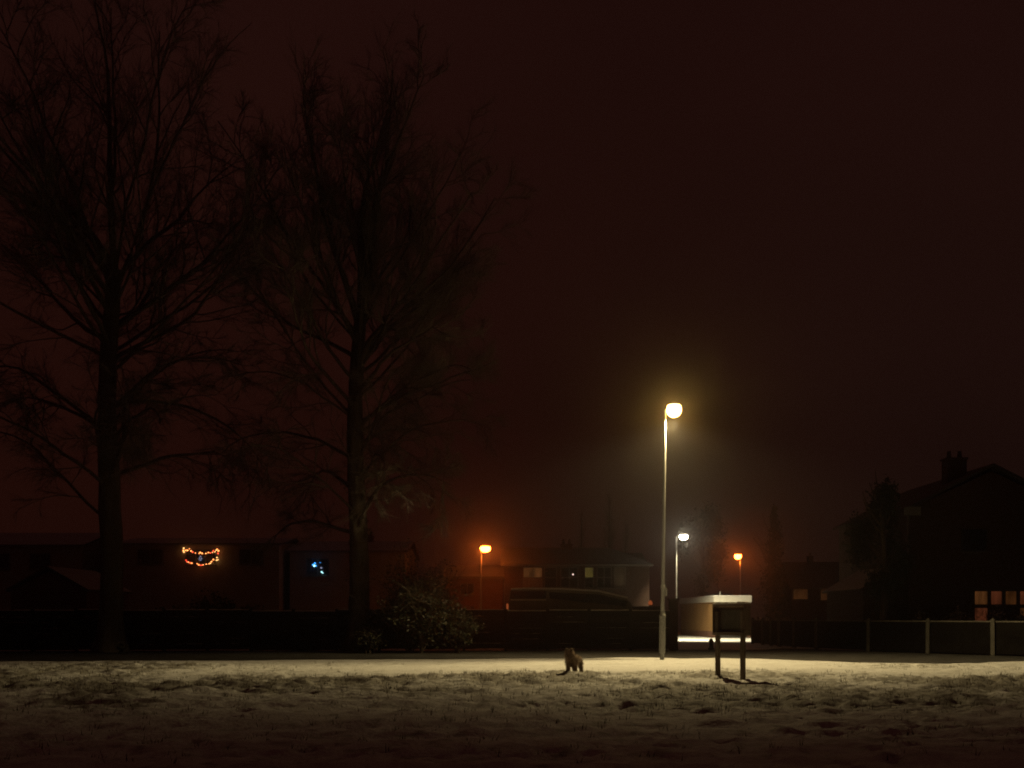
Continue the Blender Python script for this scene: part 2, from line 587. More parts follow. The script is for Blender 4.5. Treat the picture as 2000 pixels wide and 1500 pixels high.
def children(pts, per, t0, t1, ang0, ang1):
    """start points and headings for side shoots along each curve"""
    N, P, _ = pts.shape
    t = rng.uniform(t0, t1, (N, per)) * (P - 1)
    i = np.clip(t.astype(int), 0, P - 2)
    fr = (t - i)[..., None]
    n = np.arange(N)[:, None]
    a, b = pts[n, i], pts[n, i + 1]
    s = (a + (b - a) * fr).reshape(-1, 3)
    tg = (b - a).reshape(-1, 3)
    tg /= np.linalg.norm(tg, axis=1, keepdims=True) + 1e-9
    rv = rng.normal(0, 1, tg.shape)
    pe = np.cross(tg, rv)
    pe /= np.linalg.norm(pe, axis=1, keepdims=True) + 1e-9
    an = rng.uniform(ang0, ang1, (len(tg), 1))
    return s, tg * np.cos(an) + pe * np.sin(an), (t / (P - 1)).reshape(-1)


def tubes(pts, r0, r1, sides):
    """tapered tubes for N curves"""
    N, P, _ = pts.shape
    tg = np.gradient(pts, axis=1)
    tg /= np.linalg.norm(tg, axis=2, keepdims=True) + 1e-9
    ref = np.where(np.abs(tg[..., 2:3]) > 0.9, np.array([1.0, 0, 0]), np.array([0, 0, 1.0]))
    u = np.cross(tg, ref)
    u /= np.linalg.norm(u, axis=2, keepdims=True) + 1e-9
    w = np.cross(tg, u)
    rad = r0[:, None] + (r1 - r0)[:, None] * np.linspace(0, 1, P)[None, :]
    an = np.linspace(0, 2 * np.pi, sides, endpoint=False)
    v = pts[:, :, None, :] + rad[:, :, None, None] * (np.cos(an)[None, None, :, None] * u[:, :, None, :] + np.sin(an)[None, None, :, None] * w[:, :, None, :])
    ids = np.arange(N * P * sides).reshape(N, P, sides)
    nx = np.roll(ids, -1, axis=2)
    f = np.stack([ids[:, :-1], nx[:, :-1], nx[:, 1:], ids[:, 1:]], -1).reshape(-1, 4)
    return v.reshape(-1, 3), f


def join(parts):
    vs, fs, o = [], [], 0
    for v, f in parts:
        vs.append(v)
        fs.append(f + o)
        o += len(v)
    return np.concatenate(vs), np.concatenate(fs)


def bare_tree(name, label, base, height, fork, r_base, specs, lean, twig_r=0.0065, group=None):
    """leafless lime: trunk, each main limb, and the crown of branches and twigs.
    specs: (height on trunk, compass deg, degrees from vertical, length, droop)"""
    t = empty(name, base, label, 'tree', group)
    P = 22
    z = np.linspace(0, 1, P)
    tp = np.zeros((1, P, 3))
    tp[0, :, 2] = z * fork * 1.0 - 0.15
    tp[0, :, 0] = lean[0] * z + 0.12 * np.sin(z * 7)
    tp[0, :, 1] = lean[1] * z + 0.10 * np.cos(z * 5)
    rr_ = r_base * (1 - 0.42 * z) + r_base * 0.75 * np.exp(-z * fork / 0.55)
    sides = 18
    an = np.linspace(0, 2 * np.pi, sides, endpoint=False)
    lump = 1 + 0.10 * np.sin(3 * an[None, :] + z[:, None] * 3) + 0.06 * rng.normal(0, 1, (P, sides))
    v = tp[0][:, None, :] + (rr_[:, None] * lump)[..., None] * np.stack([np.cos(an), np.sin(an), np.zeros(sides)], -1)[None]
    ids = np.arange(P * sides).reshape(P, sides)
    nx = np.roll(ids, -1, axis=1)
    f = np.stack([ids[:-1], nx[:-1], nx[1:], ids[1:]], -1).reshape(-1, 4)
    link('trunk', np_mesh('trunk', v.reshape(-1, 3), f, 'bark', True), t)
    LP = 14
    allp = []
    for (h, az, fromv, ln, droop) in specs:
        i = min(P - 1, max(0, h / fork * (P - 1)))
        k = min(int(i), P - 2)
        s = tp[0, k] + (tp[0, k + 1] - tp[0, k]) * (i - k)
        a_, b_ = math.radians(az), math.radians(fromv)
        d = np.array([[math.sin(b_) * math.cos(a_), math.sin(b_) * math.sin(a_), math.cos(b_)]])
        up = (lambda q, dr=droop: np.array([[0, 0, dr * (q - 0.15)]]))
        pts = grow(s[None], d, np.array([ln]), LP, 0.085, np.zeros(3), up)
        r = r_base * (0.34 if h >= fork * 0.97 else 0.12 + 0.14 * R.random())
        lv, lf = tubes(pts, np.array([r]), np.array([0.022]), 8)
        link('limb', np_mesh('limb', lv, lf, 'bark', True), t)
        allp.append(pts)
    L1 = np.concatenate(allp)
    ll = np.linalg.norm(np.diff(L1, axis=1), axis=2).sum(1)
    dr = np.array([s[4] for s in specs])
    parts = []
    n2 = 11
    s, d, tt = children(L1, n2, 0.18, 1.0, 0.45, 0.95)
    l2 = np.repeat(ll, n2) * rng.uniform(0.22, 0.42, len(s)) * (1.15 - 0.5 * tt)
    tr = np.zeros((len(s), 3))
    tr[:, 2] = np.where(np.repeat(dr, n2) < 0, -0.035, 0.05)
    L2 = grow(s, d, l2, 9, 0.13, tr)
    parts.append(tubes(L2, np.clip(l2 * 0.012, 0.016, 0.05), np.full(len(s), 0.012), 5))
    n3 = 7
    s, d, tt = children(L2, n3, 0.15, 1.0, 0.4, 0.9)
    l3 = np.repeat(l2, n3) * rng.uniform(0.28, 0.5, len(s))
    tr3 = np.repeat(tr, n3, 0) * 0.7
    L3 = grow(s, d, l3, 6, 0.16, tr3)
    parts.append(tubes(L3, np.full(len(s), 0.014), np.full(len(s), 0.008), 4))
    n4 = 11
    s, d, tt = children(L3, n4, 0.15, 1.0, 0.35, 0.85)
    l4 = np.repeat(l3, n4) * rng.uniform(0.35, 0.7, len(s))
    L4 = grow(s, d, l4, 4, 0.15, np.repeat(tr3, n4, 0))
    parts.append(tubes(L4, np.full(len(s), twig_r), np.full(len(s), twig_r * 0.6), 3))
    v, f = join(parts)
    link('crown', np_mesh('crown', v, f, 'twig'), t)
    return t


def leaf_cloud(n, centre, rad, size, seed, shell=0.55, flat=1.0):
    """n leaf quads through an uneven ellipsoid volume"""
    g = np.random.default_rng(seed)
    d = g.normal(0, 1, (n, 3))
    d /= np.linalg.norm(d, axis=1, keepdims=True)
    lump = 0.72 + 0.28 * np.sin(d[:, 0] * 5 + seed) * np.cos(d[:, 2] * 6 + seed * 2) + 0.18 * np.sin(d[:, 1] * 9 + d[:, 2] * 11)
    r = (shell + (1 - shell) * g.random(n)) * lump + g.normal(0, 0.05, n)
    p = np.asarray(centre) + d * r[:, None] * np.asarray(rad)
    p = p[p[:, 2] > 0.02]
    n = len(p)
    a = g.normal(0, 1, (n, 3))
    a /= np.linalg.norm(a, axis=1, keepdims=True)
    b_ = np.cross(a, g.normal(0, 1, (n, 3)))
    b_ /= np.linalg.norm(b_, axis=1, keepdims=True)
    s = size * g.uniform(0.6, 1.4, (n, 1))
    v = np.stack([p - a * s, p + b_ * s * 0.5, p + a * s, p - b_ * s * 0.5], 1).reshape(-1, 3)
    f = np.arange(4 * n).reshape(n, 4)
    return v, f


def lime_specs(fork, h, seed, w):
    g = random.Random(seed)
    sp_ = []
    az = g.uniform(0, 360)
    top = h - fork
    sp_.append((fork, az, 4, top * 0.90, 0.0))
    for k in range(7):                              # upright limbs from the fork
        az += 51 + g.uniform(-14, 14)
        sp_.append((fork - g.uniform(0, 1.2), az, g.uniform(12, 28), top * g.uniform(0.74, 0.88), 0.015))
    for k in range(10):
        az += 36 + g.uniform(-12, 12)
        sp_.append((fork - g.uniform(0.3, 3.0), az, g.uniform(32, 52), top * g.uniform(0.70, 0.86) * w, 0.05))
    for k in range(10):                             # spreading, rising limbs
        az += 36 + g.uniform(-14, 14)
        sp_.append((fork * g.uniform(0.66, 0.88), az, g.uniform(50, 70), top * g.uniform(0.58, 0.78) * w, 0.05))
    for k in range(13):                             # arching, drooping lower limbs
        az += 28 + g.uniform(-14, 14)
        sp_.append((fork * g.uniform(0.34, 0.70), az, g.uniform(50, 74), top * g.uniform(0.46, 0.64) * w, -0.20))
    return sp_


bare_tree('lime_tree', 'tall bare tree with wide fan of limbs, leftmost in the photo', (gx(208, 39.5), 39.5, 0), 30.6, 17.0, 0.50, lime_specs(17.0, 30.6, 3, 1.0), (0.25, 0.1), group='tall bare trees in front of the fence')
T2X, T2Y = gx(694, 40.0), 40.0
bare_tree('lime_tree', 'tall bare ivy-trunked tree beside the bushes, left of the orange lamp', (T2X, T2Y, 0), 27.2, 15.0, 0.47, lime_specs(15.0, 27.2, 9, 1.0), (0.15, 0.0), group='tall bare trees in front of the fence')

# ivy sleeve on the second trunk
iv, if_ = [], []
o = 0
for k in range(26):
    z = 0.6 + k * 0.30
    c = (0.15 + 0.18 * math.sin(k * 1.3), -0.15, z)
    v, f = leaf_cloud(90, c, (0.55 + 0.25 * math.sin(k * 0.9), 0.55, 0.35), 0.055, 40 + k, 0.5)
    iv.append(v)
    if_.append(f + o)
    o += len(v)
ivo = link('ivy', np_mesh('ivy', np.concatenate(iv), np.concatenate(if_), 'ivy'))
ivo.location = (T2X, T2Y, 0)
tag(ivo, 'ivy climbing the trunk of the tree beside the bushes', 'ivy', kind='stuff')


def shrub(name, label, base, rad, n, size, seed, m='shrub_leaf', group=None, stems=7, top=None):
    t = empty(name, base, label, 'shrub', group)
    g = np.random.default_rng(seed)
    h = rad[2] * 2 if top is None else top
    st = np.zeros((stems, 3))
    st[:, :2] = g.normal(0, 0.08, (stems, 2))
    d = g.normal(0, 0.45, (stems, 3))
    d[:, 2] = 1
    p = grow(st, d, np.full(stems, h * 0.85), 7, 0.12, np.zeros(3))
    p[:, :, 2] = np.maximum(p[:, :, 2], 0.0)
    v, f = tubes(p, np.full(stems, 0.03), np.full(stems, 0.008), 5)
    s, d, tt = children(p, 9, 0.2, 1.0, 0.4, 1.0)
    L = grow(s, d, np.full(len(s), h * 0.28), 5, 0.15, np.zeros(3))
    v2, f2 = tubes(L, np.full(len(s), 0.009), np.full(len(s), 0.004), 3)
    vv, ff = join([(v, f), (v2, f2)])
    link('stems', np_mesh('stems', vv, ff, 'bark'), t)
    v, f = leaf_cloud(n, (0, 0, rad[2] * 0.95), rad, size, seed, 0.25)
    link('foliage', np_mesh('foliage', v, f, m), t)
    return t


GB = 'snowy bushes round the foot of the bare tree'
shrub('bush', 'largest snowy bush left of the orange lamp, in front of fence', (gx(822, 38.5), 38.5, 0), (2.3, 1.2, 2.1), 10000, 0.075, 71, group=GB)
shrub('bush', 'low snowy bush at the right end of the bushes by the tree', (gx(893, 38.8), 38.8, 0), (1.15, 0.8, 1.1), 3600, 0.07, 72, group=GB)
shrub('bush', 'small snowy bush at the foot of the ivy-trunked tree', (gx(722, 38.4), 38.4, 0), (0.8, 0.6, 0.6), 1500, 0.06, 73, group=GB)
shrub('sapling', 'spindly young tree rising behind the bushes beside the ivy-trunked tree', (gx(800, 39.6), 39.6, 0), (2.2, 1.2, 2.6), 4500, 0.05, 74, stems=12, group=GB)
shrub('tussock', 'small grassy tussock at the foot of the leftmost tree', (gx(235, 38.4), 38.4, 0), (0.3, 0.3, 0.28), 260, 0.05, 75, stems=4)
GR = 'snowy shrubs behind the low fence'
for (px, d, rx, rz, sd, lb) in ((1800, 40.6, 0.42, 0.93, 81, 'small snowy shrub behind the low fence, furthest from the lit window'),
                                (1866, 40.2, 0.95, 0.98, 82, 'wide snowy shrub behind the low fence, left of the lit window'),
                                (1948, 39.6, 0.75, 1.0, 83, 'snowy shrub half hiding the lit window panes behind the fence'),
                                (1996, 39.4, 0.55, 0.95, 84, 'snowy shrub at the right edge in front of lit window')):
    shrub('shrub', lb, (gx(px, d), d, 0), (rx, 0.6, rz * 1.12), 2000, 0.055, sd, m='shrub_snowy', group=GR)


def far_tree(name, label, base, h, rx, trunk, n, size, seed, m, shape='round', group=None):
    """dense distant tree: tapered trunk, limbs and a clumped crown"""
    t = empty(name, base, label, 'tree', group)
    g = np.random.default_rng(seed)
    P = 8
    p = np.zeros((1, P, 3))
    p[0, :, 2] = np.linspace(-0.1, h * 0.8, P)
    p[0, :, 0] = g.normal(0, 0.06, P).cumsum()
    v, f = tubes(p, np.array([trunk]), np.array([trunk * 0.25]), 10)
    s, d, tt = children(p, 16, 0.3, 1.0, 0.35, 0.9)
    L = grow(s, d, np.full(len(s), h * 0.25), 6, 0.12, np.array([0, 0, 0.05]))
    v2, f2 = tubes(L, np.full(len(s), trunk * 0.25), np.full(len(s), 0.02), 4)
    vv, ff = join([(v, f), (v2, f2)])
    link('trunk', np_mesh('trunk', vv, ff, 'bark'), t)
    parts = []
    if shape == 'round':
        for k in range(16):
            c = g.normal(0, 1, 3)
            c /= np.linalg.norm(c)
            c = np.array([c[0] * rx * 0.62, c[1] * rx * 0.62, h * 0.62 + c[2] * h * 0.27])
            parts.append(leaf_cloud(n // 16, c, (rx * 0.45, rx * 0.45, h * 0.15), size, seed + k, 0.2))
    else:
        for k in range(14):
            q = (k + 0.5) / 14
            c = (g.normal(0, 0.12), g.normal(0, 0.12), h * (0.12 + 0.86 * q))
            w = rx * (1.0 - q) ** 0.7 + 0.15
            parts.append(leaf_cloud(n // 14, c, (w, w, h * 0.07), size, seed + k, 0.15))
    v, f = join(parts)
    link('crown', np_mesh('crown', v, f, m), t)
    return t


def poplar(label, base, h, seed, group):
    t = empty('poplar', base, label, 'tree', group)
    P = 10
    p = np.zeros((1, P, 3))
    p[0, :, 2] = np.linspace(-0.1, h, P)
    v, f = tubes(p, np.array([0.22]), np.array([0.03]), 10)
    link('trunk', np_mesh('trunk', v, f, 'bark'), t)
    s, d, tt = children(p, 46, 0.12, 0.97, 0.3, 0.55)
    ln = (1.25 - tt) * h * 0.20
    L = grow(s, d, ln, 7, 0.06, np.array([0, 0, 0.10]))
    a1 = tubes(L, np.full(len(s), 0.03), np.full(len(s), 0.01), 4)
    s, d, t3 = children(L, 9, 0.2, 1.0, 0.25, 0.6)
    L3 = grow(s, d, np.repeat(ln, 9) * 0.35, 4, 0.08, np.array([0, 0, 0.08]))
    a2 = tubes(L3, np.full(len(s), 0.014), np.full(len(s), 0.008), 3)
    v, f = join([a1, a2])
    link('crown', np_mesh('crown', v, f, 'twig'), t)
    return t


GP = 'narrow poplars behind the terrace roof'
poplar('tallest narrow poplar behind the terrace roof', (gx(1190, 92), 92, 0), 14.2, 1, GP)
poplar('narrow poplar behind the terrace, left of the tallest one', (gx(1136, 95), 95, 0), 12.6, 2, GP)
poplar('short narrow poplar behind the terrace, right of the tallest one', (gx(1222, 96), 96, 0), 11.6, 3, GP)
far_tree('broad_tree', 'broad dark tree behind the white lane lamp', (gx(1372, 88), 88, 0), 13.0, 3.0, 0.3, 4200, 0.16, 91, 'conifer')
far_tree('conifer', 'tall dark conifer right of the small orange lamp', (gx(1512, 78), 78, 0), 11.2, 1.75, 0.22, 3600, 0.14, 92, 'conifer', 'cone')
far_tree('garden_tree', 'dark bushy tree beside the tall chimneyed house', (gx(1722, 41.2), 41.2, 0), 7.9, 1.75, 0.2, 6500, 0.10, 93, 'conifer')


# ---------------------------------------------------------------- buildings
def window(parent, x0, x1, z0, z1, y, panes=(1, 1), mats='glass_dark', bar_=0.06, frame_m='frame_paint'):
    """window on a wall facing the camera (wall face at local y): frame proud, panes set back in it"""
    fr = MB()
    a, c = panes
    fr.box(x0 - bar_, x1 + bar_, y - 0.06, y - 0.002, z0 - bar_, z0)
    fr.box(x0 - bar_, x1 + bar_, y - 0.06, y - 0.002, z1, z1 + bar_)
    fr.box(x0 - bar_, x0, y - 0.058, y - 0.002, z0, z1)
    fr.box(x1, x1 + bar_, y - 0.058, y - 0.002, z0, z1)
    for i in range(1, a):
        xx = x0 + (x1 - x0) * i / a
        fr.box(xx - bar_ * 0.4, xx + bar_ * 0.4, y - 0.055, y - 0.002, z0, z1)
    for j in range(1, c):
        zz = z0 + (z1 - z0) * j / c
        fr.box(x0, x1, y - 0.052, y - 0.002, zz - bar_ * 0.4, zz + bar_ * 0.4)
    w = fr.build('window', frame_m, parent)
    for i in range(a):
        for j in range(c):
            mm_ = mats if isinstance(mats, str) else mats[j][i]
            p = MB()
            xa, xb = x0 + (x1 - x0) * i / a, x0 + (x1 - x0) * (i + 1) / a
            za, zb = z0 + (z1 - z0) * j / c, z0 + (z1 - z0) * (j + 1) / c
            e = bar_ * 0.4
            p.box(xa + (e if i else 0), xb - (e if i < a - 1 else 0), y - 0.022, y - 0.004, za + (e if j else 0), zb - (e if j < c - 1 else 0))
            p.build('pane', mm_, w)
    sl = MB().box(x0 - bar_ - 0.05, x1 + bar_ + 0.05, y - 0.13, y - 0.003, z0 - bar_ - 0.07, z0 - bar_ - 0.003)
    sl.build('sill', 'concrete', w)
    return w


def side_roof_house(name, label, px0, px1, d, depth, eave, ridge, wall_m, roof_m, cat='house', over=0.25, group=None, hip0=0.0, hip1=0.0):
    """house whose ridge runs across the picture; local origin at front left ground corner"""
    x0, x1 = gx(px0, d), gx(px1, d)
    t = empty(name, (x0, d, 0), label, cat, group)
    w = x1 - x0
    MB().prismx([(0, 0), (depth, 0), (depth, eave), (depth / 2, ridge - 0.25), (0, eave)], 0, w).build('wall', wall_m, t)
    r = MB()
    th = 0.14
    sl = (ridge - eave) / (depth / 2)
    ye = -over
    ze = eave - over * sl
    a = [(-over, ye, ze), (w + over, ye, ze), (w + over - hip1, depth / 2, ridge), (-over + hip0, depth / 2, ridge)]
    b_ = [(w + over, depth - ye, ze), (-over, depth - ye, ze), (-over + hip0, depth / 2, ridge), (w + over - hip1, depth / 2, ridge)]
    for q in (a, b_):
        top = [(x, y, z + th) for x, y, z in q]
        r.add(list(q) + top, [(3, 2, 1, 0), (4, 5, 6, 7), (0, 1, 5, 4), (1, 2, 6, 5), (2, 3, 7, 6), (3, 0, 4, 7)])
    if hip0:
        r.add([(-over, ye, ze + th), (-over + hip0, depth / 2, ridge + th), (-over, depth - ye, ze + th)], [(0, 1, 2)])
    if hip1:
        r.add([(w + over, ye, ze + th), (w + over, depth - ye, ze + th), (w + over - hip1, depth / 2, ridge + th)], [(0, 1, 2)])
    ro_ = r.build('roof', roof_m, t)
    MB().box(-over, w + over, ye - 0.09, ye - 0.003, ze - 0.02, ze + 0.10).build('gutter', 'frame_paint', ro_)
    return t, w


def chimney(parent, x, y, z0, z1, w=0.7, dd=0.5, pots=2, m='brick_dark'):
    c = MB().box(x - w / 2, x + w / 2, y - dd / 2, y + dd / 2, z0, z1)
    c.box(x - w / 2 - 0.05, x + w / 2 + 0.05, y - dd / 2 - 0.05, y + dd / 2 + 0.05, z1 + 0.002, z1 + 0.1)
    c = c.build('chimney', m, parent)
    for k in range(pots):
        xx = x + (k - (pots - 1) / 2) * w * 0.55
        MB().lathe([(0.12, z1 + 0.1), (0.09, z1 + 0.42), (0.11, z1 + 0.45)], 10, (xx, y, 0)).build('chimney_pot', 'brick_dark', c)


def zat(py, d):
    return EYE + (HOR - py) * d / F


# terrace behind the caravan, upstairs windows showing
D = 62.0
t, w = side_roof_house('terraced_house', 'long terraced house with curtained upstairs windows behind the caravan', 985, 1268, D, 7.0, zat(1103, D), zat(1066, D), 'brick_dark', 'roof_dark', hip1=2.6)
X0 = gx(985, D)


def lx(px, d=D):
    return gx(px, d) - X0


za, zb = zat(1147, D), zat(1109, D)
window(t, lx(1023), lx(1058), za, zb, 0, (2, 2), [['curtain_pale', 'curtain_pale'], ['window_orange', 'window_orange']])
window(t, lx(1064), lx(1086), za, zb, 0, (1, 2))
window(t, lx(1096), lx(1128), za, zb, 0, (2, 2))
window(t, lx(1143), lx(1158), za, zb, 0, (1, 2), [['glass_dark'], ['window_yellow']])
window(t, lx(1167), lx(1193), za, zb, 0, (2, 2))
window(t, lx(1201), lx(1221), za, zb, 0, (1, 1), 'curtain_pale')
window(t, lx(1030), lx(1066), 0.9, 2.2, 0, (2, 1))
window(t, lx(1130), lx(1166), 0.9, 2.2, 0, (2, 1))
MB().ellipsoid((lx(1119), -0.10, zat(1122, D)), 0.045, 0.045, 0.045, 8, 6).build('pin_light', 'pin_light', t)
chimney(t, w * 0.45, 3.5, zat(1066, D) - 0.3, zat(1058, D), 0.8, 0.6, 2)

# small house lit by the orange lamp
D = 66.0
t, w = side_roof_house('low_house', 'low snow-roofed house behind the larger orange street lamp', 872, 982, D, 6.5, zat(1128, D), zat(1103, D), 'brick', 'roof_tile')
X0 = gx(872, D)
window(t, lx(900, D), lx(925, D), zat(1160, D), zat(1140, D), 0, (2, 1))

# left-hand houses
D = 62.0
t, w = side_roof_house('corner_house', 'dark house with wide flat-looking roof at the left edge', -70, 160, D, 8.0, zat(1066, D), zat(1034, D), 'render_pale', 'roof_snowy')
X0 = gx(-70, D)
for (a, b_) in ((-20, 18), (60, 98)):
    window(t, lx(a), lx(b_), zat(1110, D), zat(1082, D), 0, (2, 1))
t, w = side_roof_house('decorated_house', 'dark house with red and gold string lights round an upstairs window', 225, 545, D, 8.0, zat(1064, D), zat(1045, D), 'render_pale', 'roof_snowy')
X0 = gx(225, D)
window(t, lx(364), lx(421), zat(1101, D), zat(1074, D), 0, (3, 1))
window(t, lx(270), lx(318), zat(1101, D), zat(1074, D), 0, (2, 1))
window(t, lx(468), lx(514), zat(1101, D), zat(1074, D), 0, (2, 1))
DB = 63.0
t, w = side_roof_house('semi_detached_house', 'dark house showing small blue lights beside the ivy-trunked tree', 566, 790, DB, 8.0, zat(1078, DB), zat(1052, DB), 'render_pale', 'roof_snowy')
X0 = gx(566, DB)
window(t, lx(600, DB), lx(642, DB), zat(1122, DB), zat(1092, DB), 0, (2, 1))
chimney(t, w * 0.6, 4, zat(1054, DB) - 0.3, zat(1040, DB), 0.8, 0.6, 2)

# string lights
D = 61.78


def string_lights(name, label, pts, loose=()):
    o0 = at(pts[0][0], pts[0][1], D)
    t = empty(name, (o0.x, o0.y, o0.z), label, 'string lights')
    octa = {}
    runs = [[]]
    for q in pts:
        if q is None:
            runs.append([])
            continue
        runs[-1].append(q)
    for run in runs:
        ps = []
        for (px, py, mm_, s) in run:
            p = at(px, py, D) - o0
            if mm_ not in octa:
                octa[mm_] = MB().ellipsoid((0, 0, 0), 1, 1, 1, 6, 4).mesh('bulb', mm_)
            b_ = link('bulb', octa[mm_], t)
            b_.location = p + Vector((0, R.uniform(-0.03, 0.03), 0))
            b_.scale = (s * 1.25, s, s)
            ps.append(p + Vector((0, 0.02, 0.03)))
        wv = MB()
        for a, c in zip(ps[:-1], ps[1:]):
            if (a - c).length > 0.01:
                wv.bar(a, c, 0.012, 0.012, (0, 1, 0))
        if wv.v:
            wv.build('cable', 'cable', t)
    return t


W_, D_, G_ = 'bulb_warm', 'bulb_red', 'bulb_gold'
up = [(359, 1071), (358, 1075), (359, 1078), (363, 1075), (366, 1075), (370, 1072), (373, 1076), (376, 1078), (382, 1080), (389, 1081), (391, 1079), (395, 1081), (402, 1081), (407, 1079), (411, 1080), (415, 1079), (417, 1076), (420, 1078), (422, 1075), (424, 1073), (427, 1076), (426, 1081)]
dn = [(363, 1094), (365, 1097), (368, 1098), (371, 1099), (374, 1100), (385, 1101), (388, 1103), (391, 1104), (394, 1104), (397, 1103), (403, 1102), (408, 1101), (411, 1100), (413, 1097), (417, 1093), (423, 1094), (426, 1093), (424, 1089)]
seq = [(x, y, R.choice([W_, W_, W_, D_, G_]), R.uniform(0.028, 0.048)) for x, y in up] + [None] + [(x, y, R.choice([W_, W_, G_, D_]), R.uniform(0.028, 0.046)) for x, y in dn]
string_lights('string_lights', 'red and gold string lights in two swags round an upstairs window', seq)
st = [(392, 1087, 'bulb_white', 0.045), (390, 1090, 'bulb_white', 0.04), (394, 1091, 'bulb_white', 0.04), (389, 1093, 'bulb_white', 0.035), (392, 1094, 'bulb_white', 0.04)]
string_lights('star_light', 'small cold white light hanging between the red light swags', st)
D = 62.75
string_lights('blue_lights', 'small blue and cyan lights in the window beside the ivy-trunked tree',
              [(614, 1105, 'bulb_cyan', 0.07), (612, 1103, 'bulb_blue', 0.07), (615, 1100, 'bulb_blue', 0.055), (617, 1105, 'bulb_blue', 0.05), None, (627, 1109, 'bulb_white', 0.06), (628, 1117, 'bulb_cyan', 0.045), (630, 1119, 'bulb_cyan', 0.035), (625, 1099, 'bulb_blue', 0.025)])

# snow-roofed garage at the left
D = 46.0
g0 = gx(95, D)
t = empty('gabled_garage', (g0, D, 0), 'small gabled garage with snowy roof behind the fence near left edge', 'garage')
hw, ez, az_ = 1.95, zat(1153, D), zat(1110, D)
MB().prism([(-hw, 0), (hw, 0), (hw, ez), (0, az_ - 0.15), (-hw, ez)], 0, 5).build('wall', 'brick', t)
r = MB()
for s in (-1, 1):
    q = [(s * (hw + 0.15), -0.2, ez - 0.07), (0, -0.2, az_), (0, 5.2, az_), (s * (hw + 0.15), 5.2, ez - 0.07)]
    r.add(q + [(x, y, z + 0.12) for x, y, z in q], [(0, 1, 2, 3), (4, 5, 6, 7), (0, 1, 5, 4), (1, 2, 6, 5), (2, 3, 7, 6), (3, 0, 4, 7)])
r.build('roof', 'roof_tile', t)
MB().box(-1.3, 1.3, -0.05, -0.004, 0.01, 2.05).build('door', 'frame_paint', t)

# dark hedge behind the fence on the left
sh = MB()
tag(link('hedge', np_mesh('hedge', *leaf_cloud(5200, (gx(425, 44), 44, 1.35), (3.2, 0.8, 1.55), 0.09, 131, 0.2), 'conifer')), 'dark hedge showing above the fence below the string lights', 'hedge')

# garage with the white fascia at the mouth of the lane
cx_, cy_ = gx(1397, 66), 66.0
t = empty('lane_garage', (cx_, cy_, 0), 'flat-roofed tan garage with bright white fascia behind the notice board', 'garage')
lx0 = gx(1330, 76) - cx_
gw, gd, gh = gx(1464, 66) - cx_, 10.0, 2.62
# wall shell: left side leans back along the lane
MB().add([(0, 0, 0.42), (gw, 0, 0.42), (gw + lx0, gd, 0.42), (lx0, gd, 0.42), (0, 0, gh), (gw, 0, gh), (gw + lx0, gd, gh), (lx0, gd, gh)],
         [(3, 2, 1, 0), (4, 5, 6, 7), (0, 1, 5, 4), (1, 2, 6, 5), (2, 3, 7, 6), (3, 0, 4, 7)]).build('wall', 'render_tan', t)
e = 0.05
MB().add([(-e, -e, 0), (gw + e, -e, 0), (gw + lx0 + e, gd + e, 0), (lx0 - e, gd + e, 0), (-e, -e, 0.44), (gw + e, -e, 0.44), (gw + lx0 + e, gd + e, 0.44), (lx0 - e, gd + e, 0.44)],
         [(3, 2, 1, 0), (4, 5, 6, 7), (0, 1, 5, 4), (1, 2, 6, 5), (2, 3, 7, 6), (3, 0, 4, 7)]).build('plinth', 'brick', t)
e = 0.12
rf = MB().add([(-e, -e, gh + 0.003), (gw + e, -e, gh + 0.003), (gw + lx0 + e, gd + e, gh + 0.003), (lx0 - e, gd + e, gh + 0.003), (-e, -e, gh + 0.40), (gw + e, -e, gh + 0.40), (gw + lx0 + e, gd + e, gh + 0.40), (lx0 - e, gd + e, gh + 0.40)],
              [(3, 2, 1, 0), (4, 5, 6, 7), (0, 1, 5, 4), (1, 2, 6, 5), (2, 3, 7, 6), (3, 0, 4, 7)]).build('fascia', 'white_paint', t)
e = 0.15
MB().add([(-e, -e, gh + 0.403), (gw + e, -e, gh + 0.403), (gw + lx0 + e, gd + e, gh + 0.403), (lx0 - e, gd + e, gh + 0.403), (-e * 0.6, -e * 0.6, gh + 0.50), (gw + e * 0.6, -e * 0.6, gh + 0.49), (gw + lx0, gd, gh + 0.5), (lx0, gd, gh + 0.5)],
         [(3, 2, 1, 0), (4, 5, 6, 7), (0, 1, 5, 4), (1, 2, 6, 5), (2, 3, 7, 6), (3, 0, 4, 7)]).build('roof_snow', 'snow', t)
dm = MB().box(0.22, gw - 0.22, -0.09, -0.052, 0.02, 2.25).build('door', 'door_dark', t)
for k in range(1, 6):
    MB().box(0.22, gw - 0.22, -0.105, -0.092, 0.05 + k * 0.36, 0.09 + k * 0.36).build('door_rib', 'door_dark', dm)
MB().box(gw / 2 - 0.08, gw / 2 + 0.08, -0.13, -0.092, 0.98, 1.02).build('handle', 'galvanised', dm)
MB().lathe([(0.05, gh + 0.49), (0.05, gh + 0.72), (0.09, gh + 0.74), (0.02, gh + 0.8)], 10, (0.45, 0.4, 0)).build('roof_vent', 'galvanised', t)

